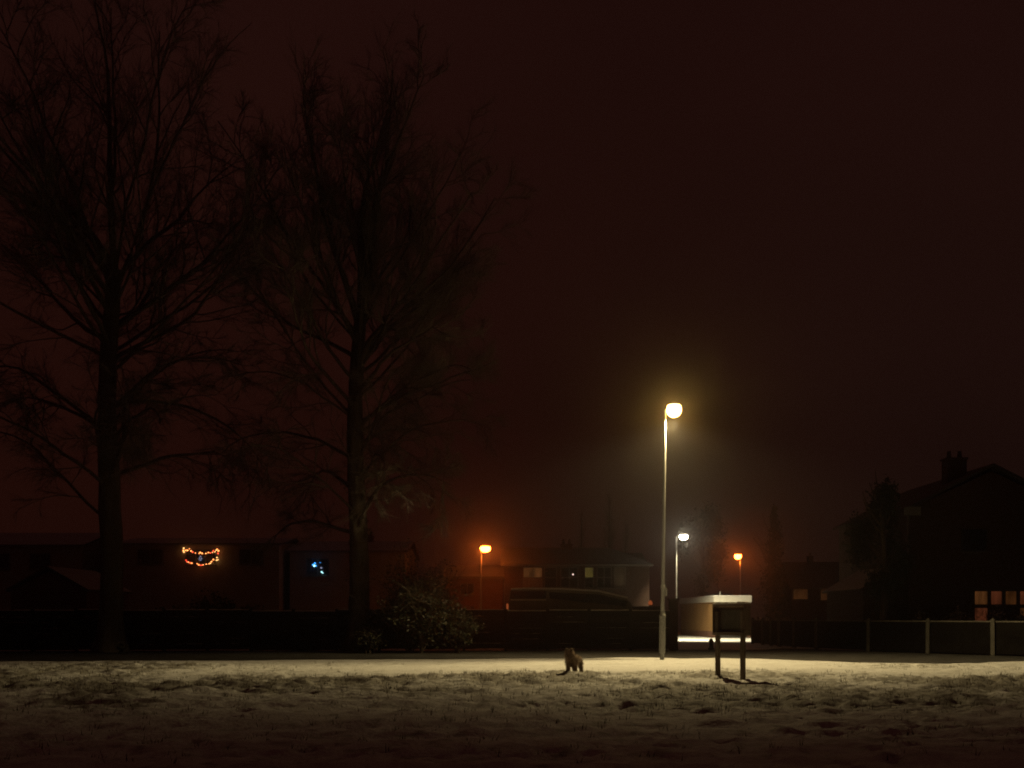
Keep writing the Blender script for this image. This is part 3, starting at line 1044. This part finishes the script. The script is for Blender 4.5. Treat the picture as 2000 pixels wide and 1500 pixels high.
# low flat wall/roof line continuing right of the garage
D = 70.0
t, w = side_roof_house('bungalow', 'low bungalow with two dim orange windows behind the dark fence', 1545, 1708, 85, 7.0, zat(1147, 85), zat(1096, 85), 'brick_dark', 'roof_dark', hip0=0.5)
X0 = gx(1545, 85)
window(t, lx(1549, 85), lx(1577, 85), zat(1170, 85), zat(1151, 85), 0, (1, 1), 'window_dim')
window(t, lx(1603, 85), lx(1633, 85), zat(1172, 85), zat(1152, 85), 0, (1, 1), 'window_dim')
chimney(t, lx(1606, 85), 3.5, zat(1098, 85) - 0.3, zat(1084, 85), 0.5, 0.5, 1)

# the tall dark house on the right
D = 42.5
hx = gx(1936, D)
t = empty('gable_house', (hx, D, 0), 'tall dark gable-ended house with chimney at the right edge', 'house')
hw = hx - gx(1774, D)
ez, az_ = zat(994, D), zat(912, D)
MB().prism([(-hw, 0), (hw, 0), (hw, ez), (0, az_ - 0.2), (-hw, ez)], 0, 9).build('wall', 'brick_dark', t)
r = MB()
for s in (-1, 1):
    q = [(s * (hw + 0.3), -0.25, ez - 0.15), (0, -0.25, az_), (0, 9.2, az_), (s * (hw + 0.3), 9.2, ez - 0.15)]
    r.add(q + [(x, y, z + 0.14) for x, y, z in q], [(0, 1, 2, 3), (4, 5, 6, 7), (0, 1, 5, 4), (1, 2, 6, 5), (2, 3, 7, 6), (3, 0, 4, 7)])
rf = r.build('roof', 'roof_dark', t)
MB().box(-hw - 0.32, -hw + 0.45, -0.33, -0.255, ez - 0.33, ez + 0.06).build('bargeboard_end', 'frame_paint', rf)
MB().lathe([(0.045, zat(1085, D)), (0.045, ez - 0.34)], 10, (-hw - 0.07, -0.12, 0)).build('downpipe', 'frame_paint', t)
chimney(rf, gx(1896, D) - hx, 1.6, zat(960, D), zat(888, D), 0.95, 0.6, 2)
x0, x1 = gx(1903, D) - hx, gx(2016, D) - hx
window(t, x0, x1, zat(1213, D), zat(1155, D), 0, (4, 2), [['window_red', 'glass_dark', 'glass_dark', 'window_dim'], ['window_orange', 'window_red', 'window_dim', 'window_red']], bar_=0.22, frame_m='door_dark')
window(t, gx(1880, D) - hx, gx(1925, D) - hx, zat(1075, D), zat(1035, D), 0, (2, 1), frame_m='door_dark')
# lean-to on its left side
ln = MB().prism([(-hw - 1.75, 0), (-hw - 0.003, 0), (-hw - 0.003, zat(1108, D)), (-hw - 1.75, zat(1150, D))], 1.0, 6.0).build('lean_to', 'brick_dark', t)
q = [(-hw - 1.95, 0.8, zat(1153, D)), (-hw - 0.004, 0.8, zat(1106, D)), (-hw - 0.004, 6.2, zat(1106, D)), (-hw - 1.95, 6.2, zat(1153, D))]
MB().add(q + [(x, y, z + 0.1) for x, y, z in q], [(3, 2, 1, 0), (4, 5, 6, 7), (0, 1, 5, 4), (1, 2, 6, 5), (2, 3, 7, 6), (3, 0, 4, 7)]).build('lean_to_roof', 'roof_tile', ln)

# ---------------------------------------------------------------- fences
# lapped board fence along the path, from the left edge to the lane
FA, FB = Vector((-27.5, 40.2, 0)), Vector((gx(1312, 42.0), 42.0, 0))
fd = (FB - FA).normalized()
fl = (FB - FA).length
nb = 18
bay = fl / nb
rz = math.atan2(fd.y, fd.x)
t = empty('board_fence', FA, 'long dark horizontal-board fence behind the path, left of the lane', 'fence', rz=rz)
post_me = MB().box(-0.06, 0.06, -0.065, 0.065, 0, 1.88).box(-0.075, 0.075, -0.08, 0.08, 1.882, 1.92).mesh('post', 'fence_wood')
bl = bay - 0.13
NBRD = 7
bh = 0.27
brd = []
for k in range(3):
    b0 = MB()
    segs = 6
    vv, ff = [], []
    for i in range(segs + 1):
        x = bl * i / segs
        wob = R.uniform(-0.012, 0.012)
        vv += [(x, -0.035, wob), (x, -0.017, wob), (x, 0.013, bh), (x, -0.002, bh)]
    for i in range(segs):
        a = i * 4
        for j in range(4):
            j2 = (j + 1) % 4
            ff.append((a + j, a + j2, a + 4 + j2, a + 4 + j))
    ff += [(3, 2, 1, 0), (segs * 4, segs * 4 + 1, segs * 4 + 2, segs * 4 + 3)]
    brd.append(b0.add(vv, ff).mesh('board', ('fence_wood', 'fence_wood_b', 'fence_wood_c')[k]))
sliver = []
for k in range(3):
    vv, ff = [], []
    for q in range(9):
        h = 0.0 if q in (0, 8) else R.uniform(0.000, 0.024)
        vv += [(q / 8, -0.055, 0), (q / 8, -0.045, h), (q / 8, -0.004, h), (q / 8, 0.0, 0)]
    for q in range(8):
        for j in range(4):
            j2 = (j + 1) % 4
            ff.append((q * 4 + j, q * 4 + j2, q * 4 + 4 + j2, q * 4 + 4 + j))
    sliver.append(MB().add(vv, ff).mesh('snow_line', 'snow'))
capm = MB().box(0, bl, -0.05, 0.05, 0, 0.03).mesh('cap_rail', 'fence_wood')
for i in range(nb + 1):
    o = link('post', post_me, t)
    o.location = (i * bay, 0, 0)
    o.rotation_euler = (R.uniform(-0.01, 0.01), R.uniform(-0.012, 0.012), 0)
    if i == nb:
        break
    dz = R.uniform(-0.04, 0.04)
    for j in range(NBRD):
        o = link('board', brd[R.randrange(3)], t)
        o.location = (i * bay + 0.065, R.uniform(-0.004, 0.004), 0.05 + dz + j * 0.248)
        o.rotation_euler = (0, R.uniform(-0.004, 0.004), 0)
        if R.random() < 0.5 and j < NBRD - 1:      # snow caught on the lap of the board above
            sl_ = link('snow_line', sliver[R.randrange(3)], t)
            k_ = R.uniform(0.2, 0.98) ** 0.7
            sl_.scale = (k_ * bl, 1, R.uniform(0.5, 1.2))
            sl_.location = (i * bay + 0.07 + R.uniform(0, 1 - k_) * bl, 0, 0.05 + dz + j * 0.248 + bh - 0.022)
    o = link('cap_rail', capm, t)
    o.location = (i * bay + 0.065, 0, 0.05 + dz + NBRD * 0.248 + 0.026)
    # snow lying along the top
    sn = MB()
    vv, ff = [], []
    sg = 9
    for q in range(sg + 1):
        x = 0.02 + (bl - 0.04) * q / sg
        h = R.uniform(0.02, 0.05)
        vv += [(x, -0.045, 0), (x, -0.02, h), (x, 0.02, h), (x, 0.045, 0)]
    for q in range(sg):
        a = q * 4
        for j in range(4):
            j2 = (j + 1) % 4
            ff.append((a + j, a + j2, a + 4 + j2, a + 4 + j))
    o = sn.add(vv, ff).build('snow_cap', 'snow', t)
    o.location = (i * bay + 0.065, 0, 0.05 + dz + NBRD * 0.248 + 0.058)

# pier where the fence ends at the lane
p = at(1315, 1203, 42.1)
t = empty('gate_pier', (p.x, 42.1, 0), 'dark upright pier at the lane end of the board fence', 'pier')
MB().box(-0.19, 0.19, -0.19, 0.19, 0, 2.34).build('shaft', 'brick_dark', t)
MB().box(-0.24, 0.24, -0.24, 0.24, 2.343, 2.42).build('coping', 'concrete', t)

# concrete-posted dark fence on the right
pts = [(1470, 51.5), (1490, 49.6), (1506, 48.0), (1522, 46.6), (1551, 45.0), (1595, 42.9), (1697, 40.2), (1813, 38.2), (1940, 36.2), (2085, 34.3)]
P3 = [Vector((gx(a, b_), b_, 0)) for a, b_ in pts]
t = empty('panel_fence', P3[0], 'low dark panel fence with pale concrete posts right of the lane', 'fence')
pm = MB().box(-0.075, 0.075, -0.08, 0.08, 0, 1.44).add([(-0.075, -0.08, 1.44), (0.075, -0.08, 1.44), (0.075, 0.08, 1.44), (-0.075, 0.08, 1.44), (0, 0, 1.53)], [(0, 1, 4), (1, 2, 4), (2, 3, 4), (3, 0, 4)]).mesh('post', 'concrete')
for i, q in enumerate(P3):
    o = link('post', pm, t)
    o.location = q - P3[0]
    if i < len(P3) - 1:
        dq = (P3[i + 1] - q)
        o.rotation_euler = (0, R.uniform(-0.012, 0.012), math.atan2(dq.y, dq.x))
        L = dq.length - 0.17
        nbd = max(6, int(L / 0.13))
        vv, ff = [], []
        for k in range(nbd):                 # feather-edge boards, one continuous sheet
            xa, xb = L * k / nbd, L * (k + 1) / nbd
            vv += [(xa, -0.014, 0), (xb, 0.004, 0), (xa, -0.014, 1), (xb, 0.004, 1)]
            a = 4 * k
            ff.append((a, a + 1, a + 3, a + 2))
            if k:
                ff.append((a - 3, a, a + 2, a - 1))
        pn = MB().add(vv, ff).build('panel', 'dark_panel', t)
        ang = math.atan2(dq.y, dq.x)
        pn.location = q - P3[0] + dq.normalized() * 0.085 + Vector((0, 0, 0.06))
        pn.rotation_euler = (0, 0, ang)
        pn.scale = (1, 1, 1.28)
        rl = MB().box(0, L, -0.035, 0.035, 0, 0.055).build('rail', 'wire_rail', t)
        rl.location = q - P3[0] + dq.normalized() * 0.085 + Vector((0, 0, 1.345))
        rl.rotation_euler = (0, 0, ang)

# bollard in the lane
p = at(1389, 1203, 42.6)
t = empty('bollard', (p.x, 42.6, 0), 'short dark round-topped bollard at the mouth of the lane', 'bollard')
MB().lathe([(0.15, 0), (0.15, 0.06), (0.10, 0.10), (0.085, 0.36), (0.11, 0.38), (0.11, 0.42), (0.085, 0.48), (0.03, 0.53)], 16).build('shaft', 'door_dark', t, True)
MB().lathe([(0.112, 0.385), (0.112, 0.415)], 16).build('band', 'frame_paint', t, True)


# ---------------------------------------------------------------- caravan behind the fence
D = 45.0
c0 = gx(993, D)
t = empty('caravan', (c0, D, 0), 'pale caravan with snowy roof and dark windows behind the board fence', 'caravan')
cl = gx(1236, D) - c0
zr, zf = zat(1151, D), zat(1169, D)
prof = [(0, 0.5), (cl - 0.25, 0.5), (cl, 0.95), (cl, zf - 0.35), (cl - 0.25, zf), (cl * 0.72, zr - 0.12), (cl * 0.42, zr - 0.02), (cl * 0.12, zr), (0.05, zr - 0.12), (0, zr - 0.4)]
MB().prism(prof, 0, 2.1).build('body', 'caravan_body', t)
rs = [(cl - 0.25, zf + 0.003), (cl * 0.72, zr - 0.117), (cl * 0.42, zr - 0.017), (cl * 0.12, zr + 0.003), (0.12, zr - 0.03)]
rs2 = [(x, z + 0.09) for x, z in rs[::-1]]
MB().prism(rs + rs2, 0.06, 2.04).build('roof_snow', 'snow', t)
w1 = MB().prism([(0.08, zr - 0.46), (gx(1066, D) - c0, zr - 0.46), (gx(1068, D) - c0, zr - 0.08), (0.10, zr - 0.10)], -0.03, -0.003).build('window', 'glass_dark', t)
w2 = MB().prism([(gx(1074, D) - c0, zr - 0.46), (gx(1222, D) - c0, zf - 0.40), (gx(1226, D) - c0, zf - 0.12), (cl * 0.72, zr - 0.25), (gx(1072, D) - c0, zr - 0.14)], -0.03, -0.003).build('window', 'glass_dark', t)
MB().box(0.1, gx(1066, D) - c0, -0.04, -0.004, zr - 0.56, zr - 0.50).build('trim', 'white_paint', t)
MB().box(0.2, cl - 0.3, -0.035, -0.004, 1.05, 1.12).build('stripe', 'brick_dark', t)
dr_ = MB().box(cl * 0.50, cl * 0.50 + 0.65, -0.03, -0.003, 0.55, 1.0).build('locker_door', 'frame_paint', t)
for sx in (0.42, 0.60):
    wv = MB()
    n = 18
    vv = [(cl * sx + 0.32 * math.cos(2 * math.pi * k / n), y, 0.32 + 0.32 * math.sin(2 * math.pi * k / n)) for y in (-0.02, 0.18) for k in range(n)]
    ff = [tuple(range(n)), tuple(range(2 * n - 1, n - 1, -1))] + [(k, k + n, (k + 1) % n + n, (k + 1) % n) for k in range(n)]
    wv.add(vv, ff).build('wheel', 'rubber', t)
MB().box(-0.10, -0.004, -0.06, 0.05, zat(1191, D), zat(1179, D)).build('marker_lamp', 'marker_orange', t)

# little lit lamp on a garden wall by the lane
D = 46.0
p = at(1272, 1180, D)
t = empty('garden_wall', (gx(1225, D), D + 0.2, 0), 'short brick garden wall end with a small orange lamp, beside main lamp post', 'wall')
gw2 = gx(1296, D) - gx(1225, D)
MB().box(0, gw2, 0, 0.22, 0, 2.02).build('wall_face', 'brick_dark', t)
MB().box(-0.04, gw2 + 0.04, -0.04, 0.26, 2.023, 2.10).build('coping', 'concrete', t)
lm = MB().lathe([(0.03, 2.103), (0.03, 2.13), (0.09, 2.14), (0.10, 2.17)], 10, (p.x - gx(1225, D), 0.1, 0)).build('lamp_base', 'lamp_housing', t)
MB().lathe([(0.095, 2.172), (0.11, 2.30), (0.06, 2.38), (0.02, 2.41)], 10, (p.x - gx(1225, D), 0.1, 0)).build('lamp_glass', 'marker_orange', lm)


# ---------------------------------------------------------------- street lamps
def street_lamp(name, label, px, py_head, d, head_off, glow_m, base_h, r_base, r_low, r_top, size, watts, tint, tilt, cone, batwing=0.0, lean=0.0, group='street lamps', head_y=0.0, pole_m='galvanised'):
    base = Vector((gx(px, d), d, 0))
    zt = zat(py_head, d)
    t = empty(name, base, label, 'street lamp', group)
    t.rotation_euler = (0, lean, 0)
    bs = MB().lathe([(r_base * 0.72, -0.1), (r_base * 0.72, 0.22), (r_base, 0.26), (r_base, base_h - 0.10), (r_base * 1.08, base_h - 0.09), (r_base * 1.08, base_h), (r_base * 0.8, base_h + 0.07), (r_low, base_h + 0.16)], 20).build('base', 'column_base', t, False)
    MB().box(-r_base * 0.5, r_base * 0.5, -r_base * 1.04, -r_base * 0.80, 0.45, 1.05).build('access_door', 'column_base', bs)
    mid = base_h + 1.05
    MB().lathe([(r_low, base_h + 0.162), (r_low * 0.95, mid - 0.05), (r_low * 1.45, mid - 0.045), (r_low * 1.45, mid + 0.045), (r_low * 0.9, mid + 0.05), (r_low * 0.85, zt * 0.6), (r_top, zt - 0.05), (r_top, zt + 0.02)], 16).build('pole', pole_m, t, False)
    # lantern: spigot, housing above, bowl below
    a, b_, c = size
    hx_ = head_off
    MB().bar((0, 0, zt - 0.02), (hx_ - a * 0.5 if hx_ > 0 else hx_ + a * 0.5, head_y, zt + 0.08), 0.07, 0.07).build('bracket', pole_m, t)
    hd = MB().ellipsoid((hx_, head_y, zt + 0.02), a * 1.08, b_ * 1.08, c * 0.62, 20, 6, 0.62, 1.0).build('housing', 'lamp_housing', t, True)
    MB().ellipsoid((hx_, head_y, zt + 0.017), a, b_, c * 0.6, 18, 9, -1.0, 0.60).build('bowl', glow_m, t, True)
    # the lantern's mirror optic: throws most of its light down, spread along the path
    ld = bpy.data.lights.new('lantern_optic', 'SPOT')
    ld.energy = watts
    ld.color = tint
    ld.spot_size = math.radians(cone[0])
    ld.spot_blend = cone[2]
    ld.shadow_soft_size = 0.09
    ld.use_nodes = True                      # batwing distribution: more light at low angles than straight down
    ln_, ll_ = ld.node_tree.nodes, ld.node_tree.links
    em = ln_['Emission']
    ge = ln_.new('ShaderNodeNewGeometry')
    sx = ln_.new('ShaderNodeSeparateXYZ')
    ll_.new(ge.outputs['Incoming'], sx.inputs[0])
    ab = ln_.new('ShaderNodeMath')
    ab.operation = 'ABSOLUTE'
    ll_.new(sx.outputs['Z'], ab.inputs[0])
    mxn = ln_.new('ShaderNodeMath')
    mxn.operation = 'MAXIMUM'
    ll_.new(ab.outputs[0], mxn.inputs[0])
    mxn.inputs[1].default_value = 0.46
    pw = ln_.new('ShaderNodeMath')
    pw.operation = 'POWER'
    ll_.new(mxn.outputs[0], pw.inputs[0])
    pw.inputs[1].default_value = -batwing
    ll_.new(pw.outputs[0], em.inputs['Strength'])
    lo = bpy.data.objects.new('lantern_optic', ld)
    COL.objects.link(lo)
    lo.parent = t
    lo.location = (hx_, head_y, zt - c * 0.6 - 0.12)
    lo.rotation_euler = (math.radians(tilt[0]), math.radians(tilt[1]), 0)
    lo.scale = (cone[1], 1, 1)
    return t, zt


t, zt = street_lamp('street_lamp', 'tallest street lamp, pale column with brilliant yellow-white light, in front of the fence', 1293, 801, 32.9, 0.33, 'lamp_main', 1.62, 0.115, 0.072, 0.05, (0.27, 0.25, 0.46), 4300, (1.0, 0.755, 0.345), (-12, 0), (117, 4.2, 1.0), batwing=1.4, lean=0.012)
MB().box(0.06, 0.16, -0.02, 0.0, 2.32, 2.62).build('number_plate', 'column_base', t)
street_lamp('street_lamp', 'white street lamp in the lane beyond the fence, beside the tallest lamp', 1320, 1049, 60.0, 0.52, 'lamp_cool', 1.3, 0.10, 0.085, 0.07, (0.30, 0.24, 0.36), 7500, (1.0, 0.85, 0.50), (16, -18), (112, 1.0, 0.8))
street_lamp('street_lamp', 'larger orange street lamp left of the caravan, above the low house', 939, 1072, 61.0, 0.31, 'lamp_orange', 1.3, 0.10, 0.07, 0.05, (0.36, 0.26, 0.42), 170, (1.0, 0.16, 0.015), (0, 0), (160, 1.0, 0.6))
street_lamp('street_lamp', 'smaller orange street lamp right of the white lane lamp', 1446, 1087, 74.0, -0.2, 'lamp_orange', 1.3, 0.10, 0.07, 0.05, (0.29, 0.24, 0.42), 120, (1.0, 0.16, 0.015), (0, 0), (160, 1.0, 0.6))

# ---------------------------------------------------------------- notice board
L_, R_ = Vector((gx(1402, 24.0), 24.0, 0)), Vector((gx(1451, 23.1), 23.1, 0))
hl, _ = field_height(np.array([L_.x, R_.x]), np.array([L_.y, R_.y]))
dv = R_ - L_
bw = dv.length
t = empty('notice_board', (L_.x, L_.y, float(min(hl)) - 0.02), 'dark wooden notice board on two legs standing in the snow', 'notice board', rz=math.atan2(dv.y, dv.x))
for x in (0, bw):
    MB().box(x - 0.05, x + 0.05, -0.05, 0.05, -0.25, 1.80).build('leg', 'leg_wood', t)
bz = t.location.z
zb0, zb1 = 1.15 - bz, 1.86 - bz
MB().box(-0.07, bw + 0.16, 0.055, 0.085, zb0 + 0.02, zb1 - 0.02).build('back_panel', 'board_wood', t)
fr = MB()
fr.box(-0.09, bw + 0.18, -0.11, 0.10, zb0 - 0.06, zb0 + 0.018)
fr.box(-0.09, bw + 0.18, -0.11, 0.10, zb1 - 0.018, zb1 + 0.05)
fr.box(-0.09, -0.06, -0.11, 0.10, zb0 + 0.019, zb1 - 0.019)
fr.box(bw + 0.15, bw + 0.18, -0.11, 0.10, zb0 + 0.019, zb1 - 0.019)
fr.build('frame', 'leg_wood', t)
MB().box(0.07, bw - 0.07, 0.03, 0.053, zb0 + 0.08, zb1 - 0.1).build('notice_sheet', 'notice_paper', t)
vv, ff = [], []
sg = 14
for q in range(sg + 1):
    x = -0.10 + (bw + 0.29) * q / sg
    h = 0.05 + R.uniform(-0.012, 0.012) - (0.02 if q in (0, sg) else 0)
    vv += [(x, -0.12, 0), (x, -0.08, h), (x, 0.07, h), (x, 0.11, 0)]
for q in range(sg):
    a = q * 4
    for j in range(4):
        j2 = (j + 1) % 4
        ff.append((a + j, a + j2, a + 4 + j2, a + 4 + j))
ff += [(3, 2, 1, 0), tuple(sg * 4 + k for k in range(4))]
sc = MB().add(vv, ff).build('snow_cap', 'snow', t)
sc.location = (0, 0, zb1 + 0.053)


# ---------------------------------------------------------------- the dog
def make_dog(base, rz, s):
    t = empty('dog', base, 'shaggy brown dog standing in the lit snow, facing the camera', 'dog', rz=rz)
    V_, E_, RD = [], [], []

    def chain(pts, start=None):
        prev = start
        for x, y, z, r in pts:
            V_.append((x, y, z))
            RD.append(r)
            if prev is not None:
                E_.append((prev, len(V_) - 1))
            prev = len(V_) - 1
        return prev
    pel = chain([(0, 0.26, 0.41, 0.115)])
    mid = chain([(0, 0.12, 0.40, 0.125), (0, -0.04, 0.40, 0.135)], pel)
    che = chain([(0, -0.19, 0.41, 0.14)], mid)
    hd = chain([(0, -0.29, 0.50, 0.095), (0, -0.36, 0.575, 0.092), (0, -0.42, 0.585, 0.082)], che)
    chain([(0, -0.49, 0.555, 0.048), (0, -0.545, 0.545, 0.036)], hd)
    chain([(0, 0.37, 0.42, 0.035), (0.02, 0.43, 0.34, 0.026), (0.03, 0.45, 0.25, 0.018)], pel)
    for q in (-1, 1):
        chain([(q * 0.085, -0.20, 0.31, 0.065), (q * 0.10, -0.165, 0.22, 0.055), (q * 0.10, -0.185, 0.11, 0.048), (q * 0.10, -0.19, 0.055, 0.045), (q * 0.10, -0.235, 0.034, 0.040)], che)
        chain([(q * 0.085, 0.24, 0.31, 0.078), (q * 0.10, 0.19, 0.23, 0.055), (q * 0.10, 0.31, 0.145, 0.045), (q * 0.10, 0.295, 0.06, 0.042), (q * 0.10, 0.25, 0.034, 0.038)], pel)
        chain([(q * 0.055, -0.355, 0.645, 0.034), (q * 0.075, -0.36, 0.695, 0.018)], hd - 1)
    me = bpy.data.meshes.new('body')
    me.from_pydata(V_, E_, [])
    tmp = bpy.data.objects.new('dog_body_tmp', me)
    COL.objects.link(tmp)
    sk = tmp.modifiers.new('skin', 'SKIN')
    sk.branch_smoothing = 0.4
    for i, r in enumerate(RD):
        me.skin_vertices[0].data[i].radius = (r, r)
    me.skin_vertices[0].data[pel].use_root = True
    tmp.modifiers.new('sub', 'SUBSURF').levels = 2
    tmp.modifiers['sub'].render_levels = 2
    dg = bpy.context.evaluated_depsgraph_get()
    body = bpy.data.meshes.new_from_object(tmp.evaluated_get(dg))
    bpy.data.objects.remove(tmp)
    body.materials.clear()
    body.materials.append(MATS['dog_fur'])
    body.name = 'body'
    bo = link('body', body, t, True)
    # shaggy coat
    n = len(body.polygons)
    ar = np.zeros(n, np.float32)
    body.polygons.foreach_get('area', ar)
    ce = np.zeros(n * 3, np.float32)
    body.polygons.foreach_get('center', ce)
    nm = np.zeros(n * 3, np.float32)
    body.polygons.foreach_get('normal', nm)
    ce, nm = ce.reshape(-1, 3), nm.reshape(-1, 3)
    pk = rng.choice(n, 14000, p=ar / ar.sum())
    c = ce[pk] + rng.normal(0, 0.008, (len(pk), 3))
    d = nm[pk] * 0.7 + rng.normal(0, 0.35, c.shape) + np.array([0, 0.25, -0.75])
    d /= np.linalg.norm(d, axis=1, keepdims=True)
    ln_ = rng.uniform(0.03, 0.095, (len(pk), 1)) * np.where(c[:, 2:3] < 0.26, 0.38, 1.0)
    w_ = np.cross(d, nm[pk])
    w_ /= np.linalg.norm(w_, axis=1, keepdims=True) + 1e-6
    tip = c + d * ln_
    tip[:, 2] = np.maximum(tip[:, 2], 0.004)
    v = np.stack([c - w_ * 0.005, c + w_ * 0.005, tip], 1).reshape(-1, 3)
    link('fur', np_mesh('fur', v, np.arange(len(v)).reshape(-1, 3), 'dog_fur'), bo)
    MB().ellipsoid((0, -0.578, 0.555), 0.022, 0.018, 0.018, 10, 6).build('nose', 'dog_nose', bo, True)
    for q in (-1, 1):
        MB().ellipsoid((q * 0.04, -0.485, 0.60), 0.013, 0.012, 0.013, 8, 6).build('eye', 'dog_nose', bo, True)
    t.scale = (s, s, s)
    return t


dx, dy = gx(1121, 25.0), 25.0
dh, _ = field_height(np.array([dx]), np.array([dy]))
make_dog((dx, dy, float(dh[0]) - 0.012), math.radians(-24), 1.06)

# ---------------------------------------------------------------- night mist
HAZE = 0.0044
hz = MB().box(-130, 130, -15, 150, -1.0, 31.5)
hm = bpy.data.materials.new('haze')
hm.use_nodes = True
hn, hlk = hm.node_tree.nodes, hm.node_tree.links
hn.clear()
ho = hn.new('ShaderNodeOutputMaterial')
pvn = hn.new('ShaderNodeVolumePrincipled')
pvn.inputs['Color'].default_value = (0.9, 0.9, 0.92, 1)
pvn.inputs['Density'].default_value = HAZE
pvn.inputs['Anisotropy'].default_value = 0.95
hlk.new(pvn.outputs[0], ho.inputs['Volume'])
MATS['haze'] = hm
tag(hz.build('haze', 'haze'), 'thin night mist over field and houses', kind='stuff')
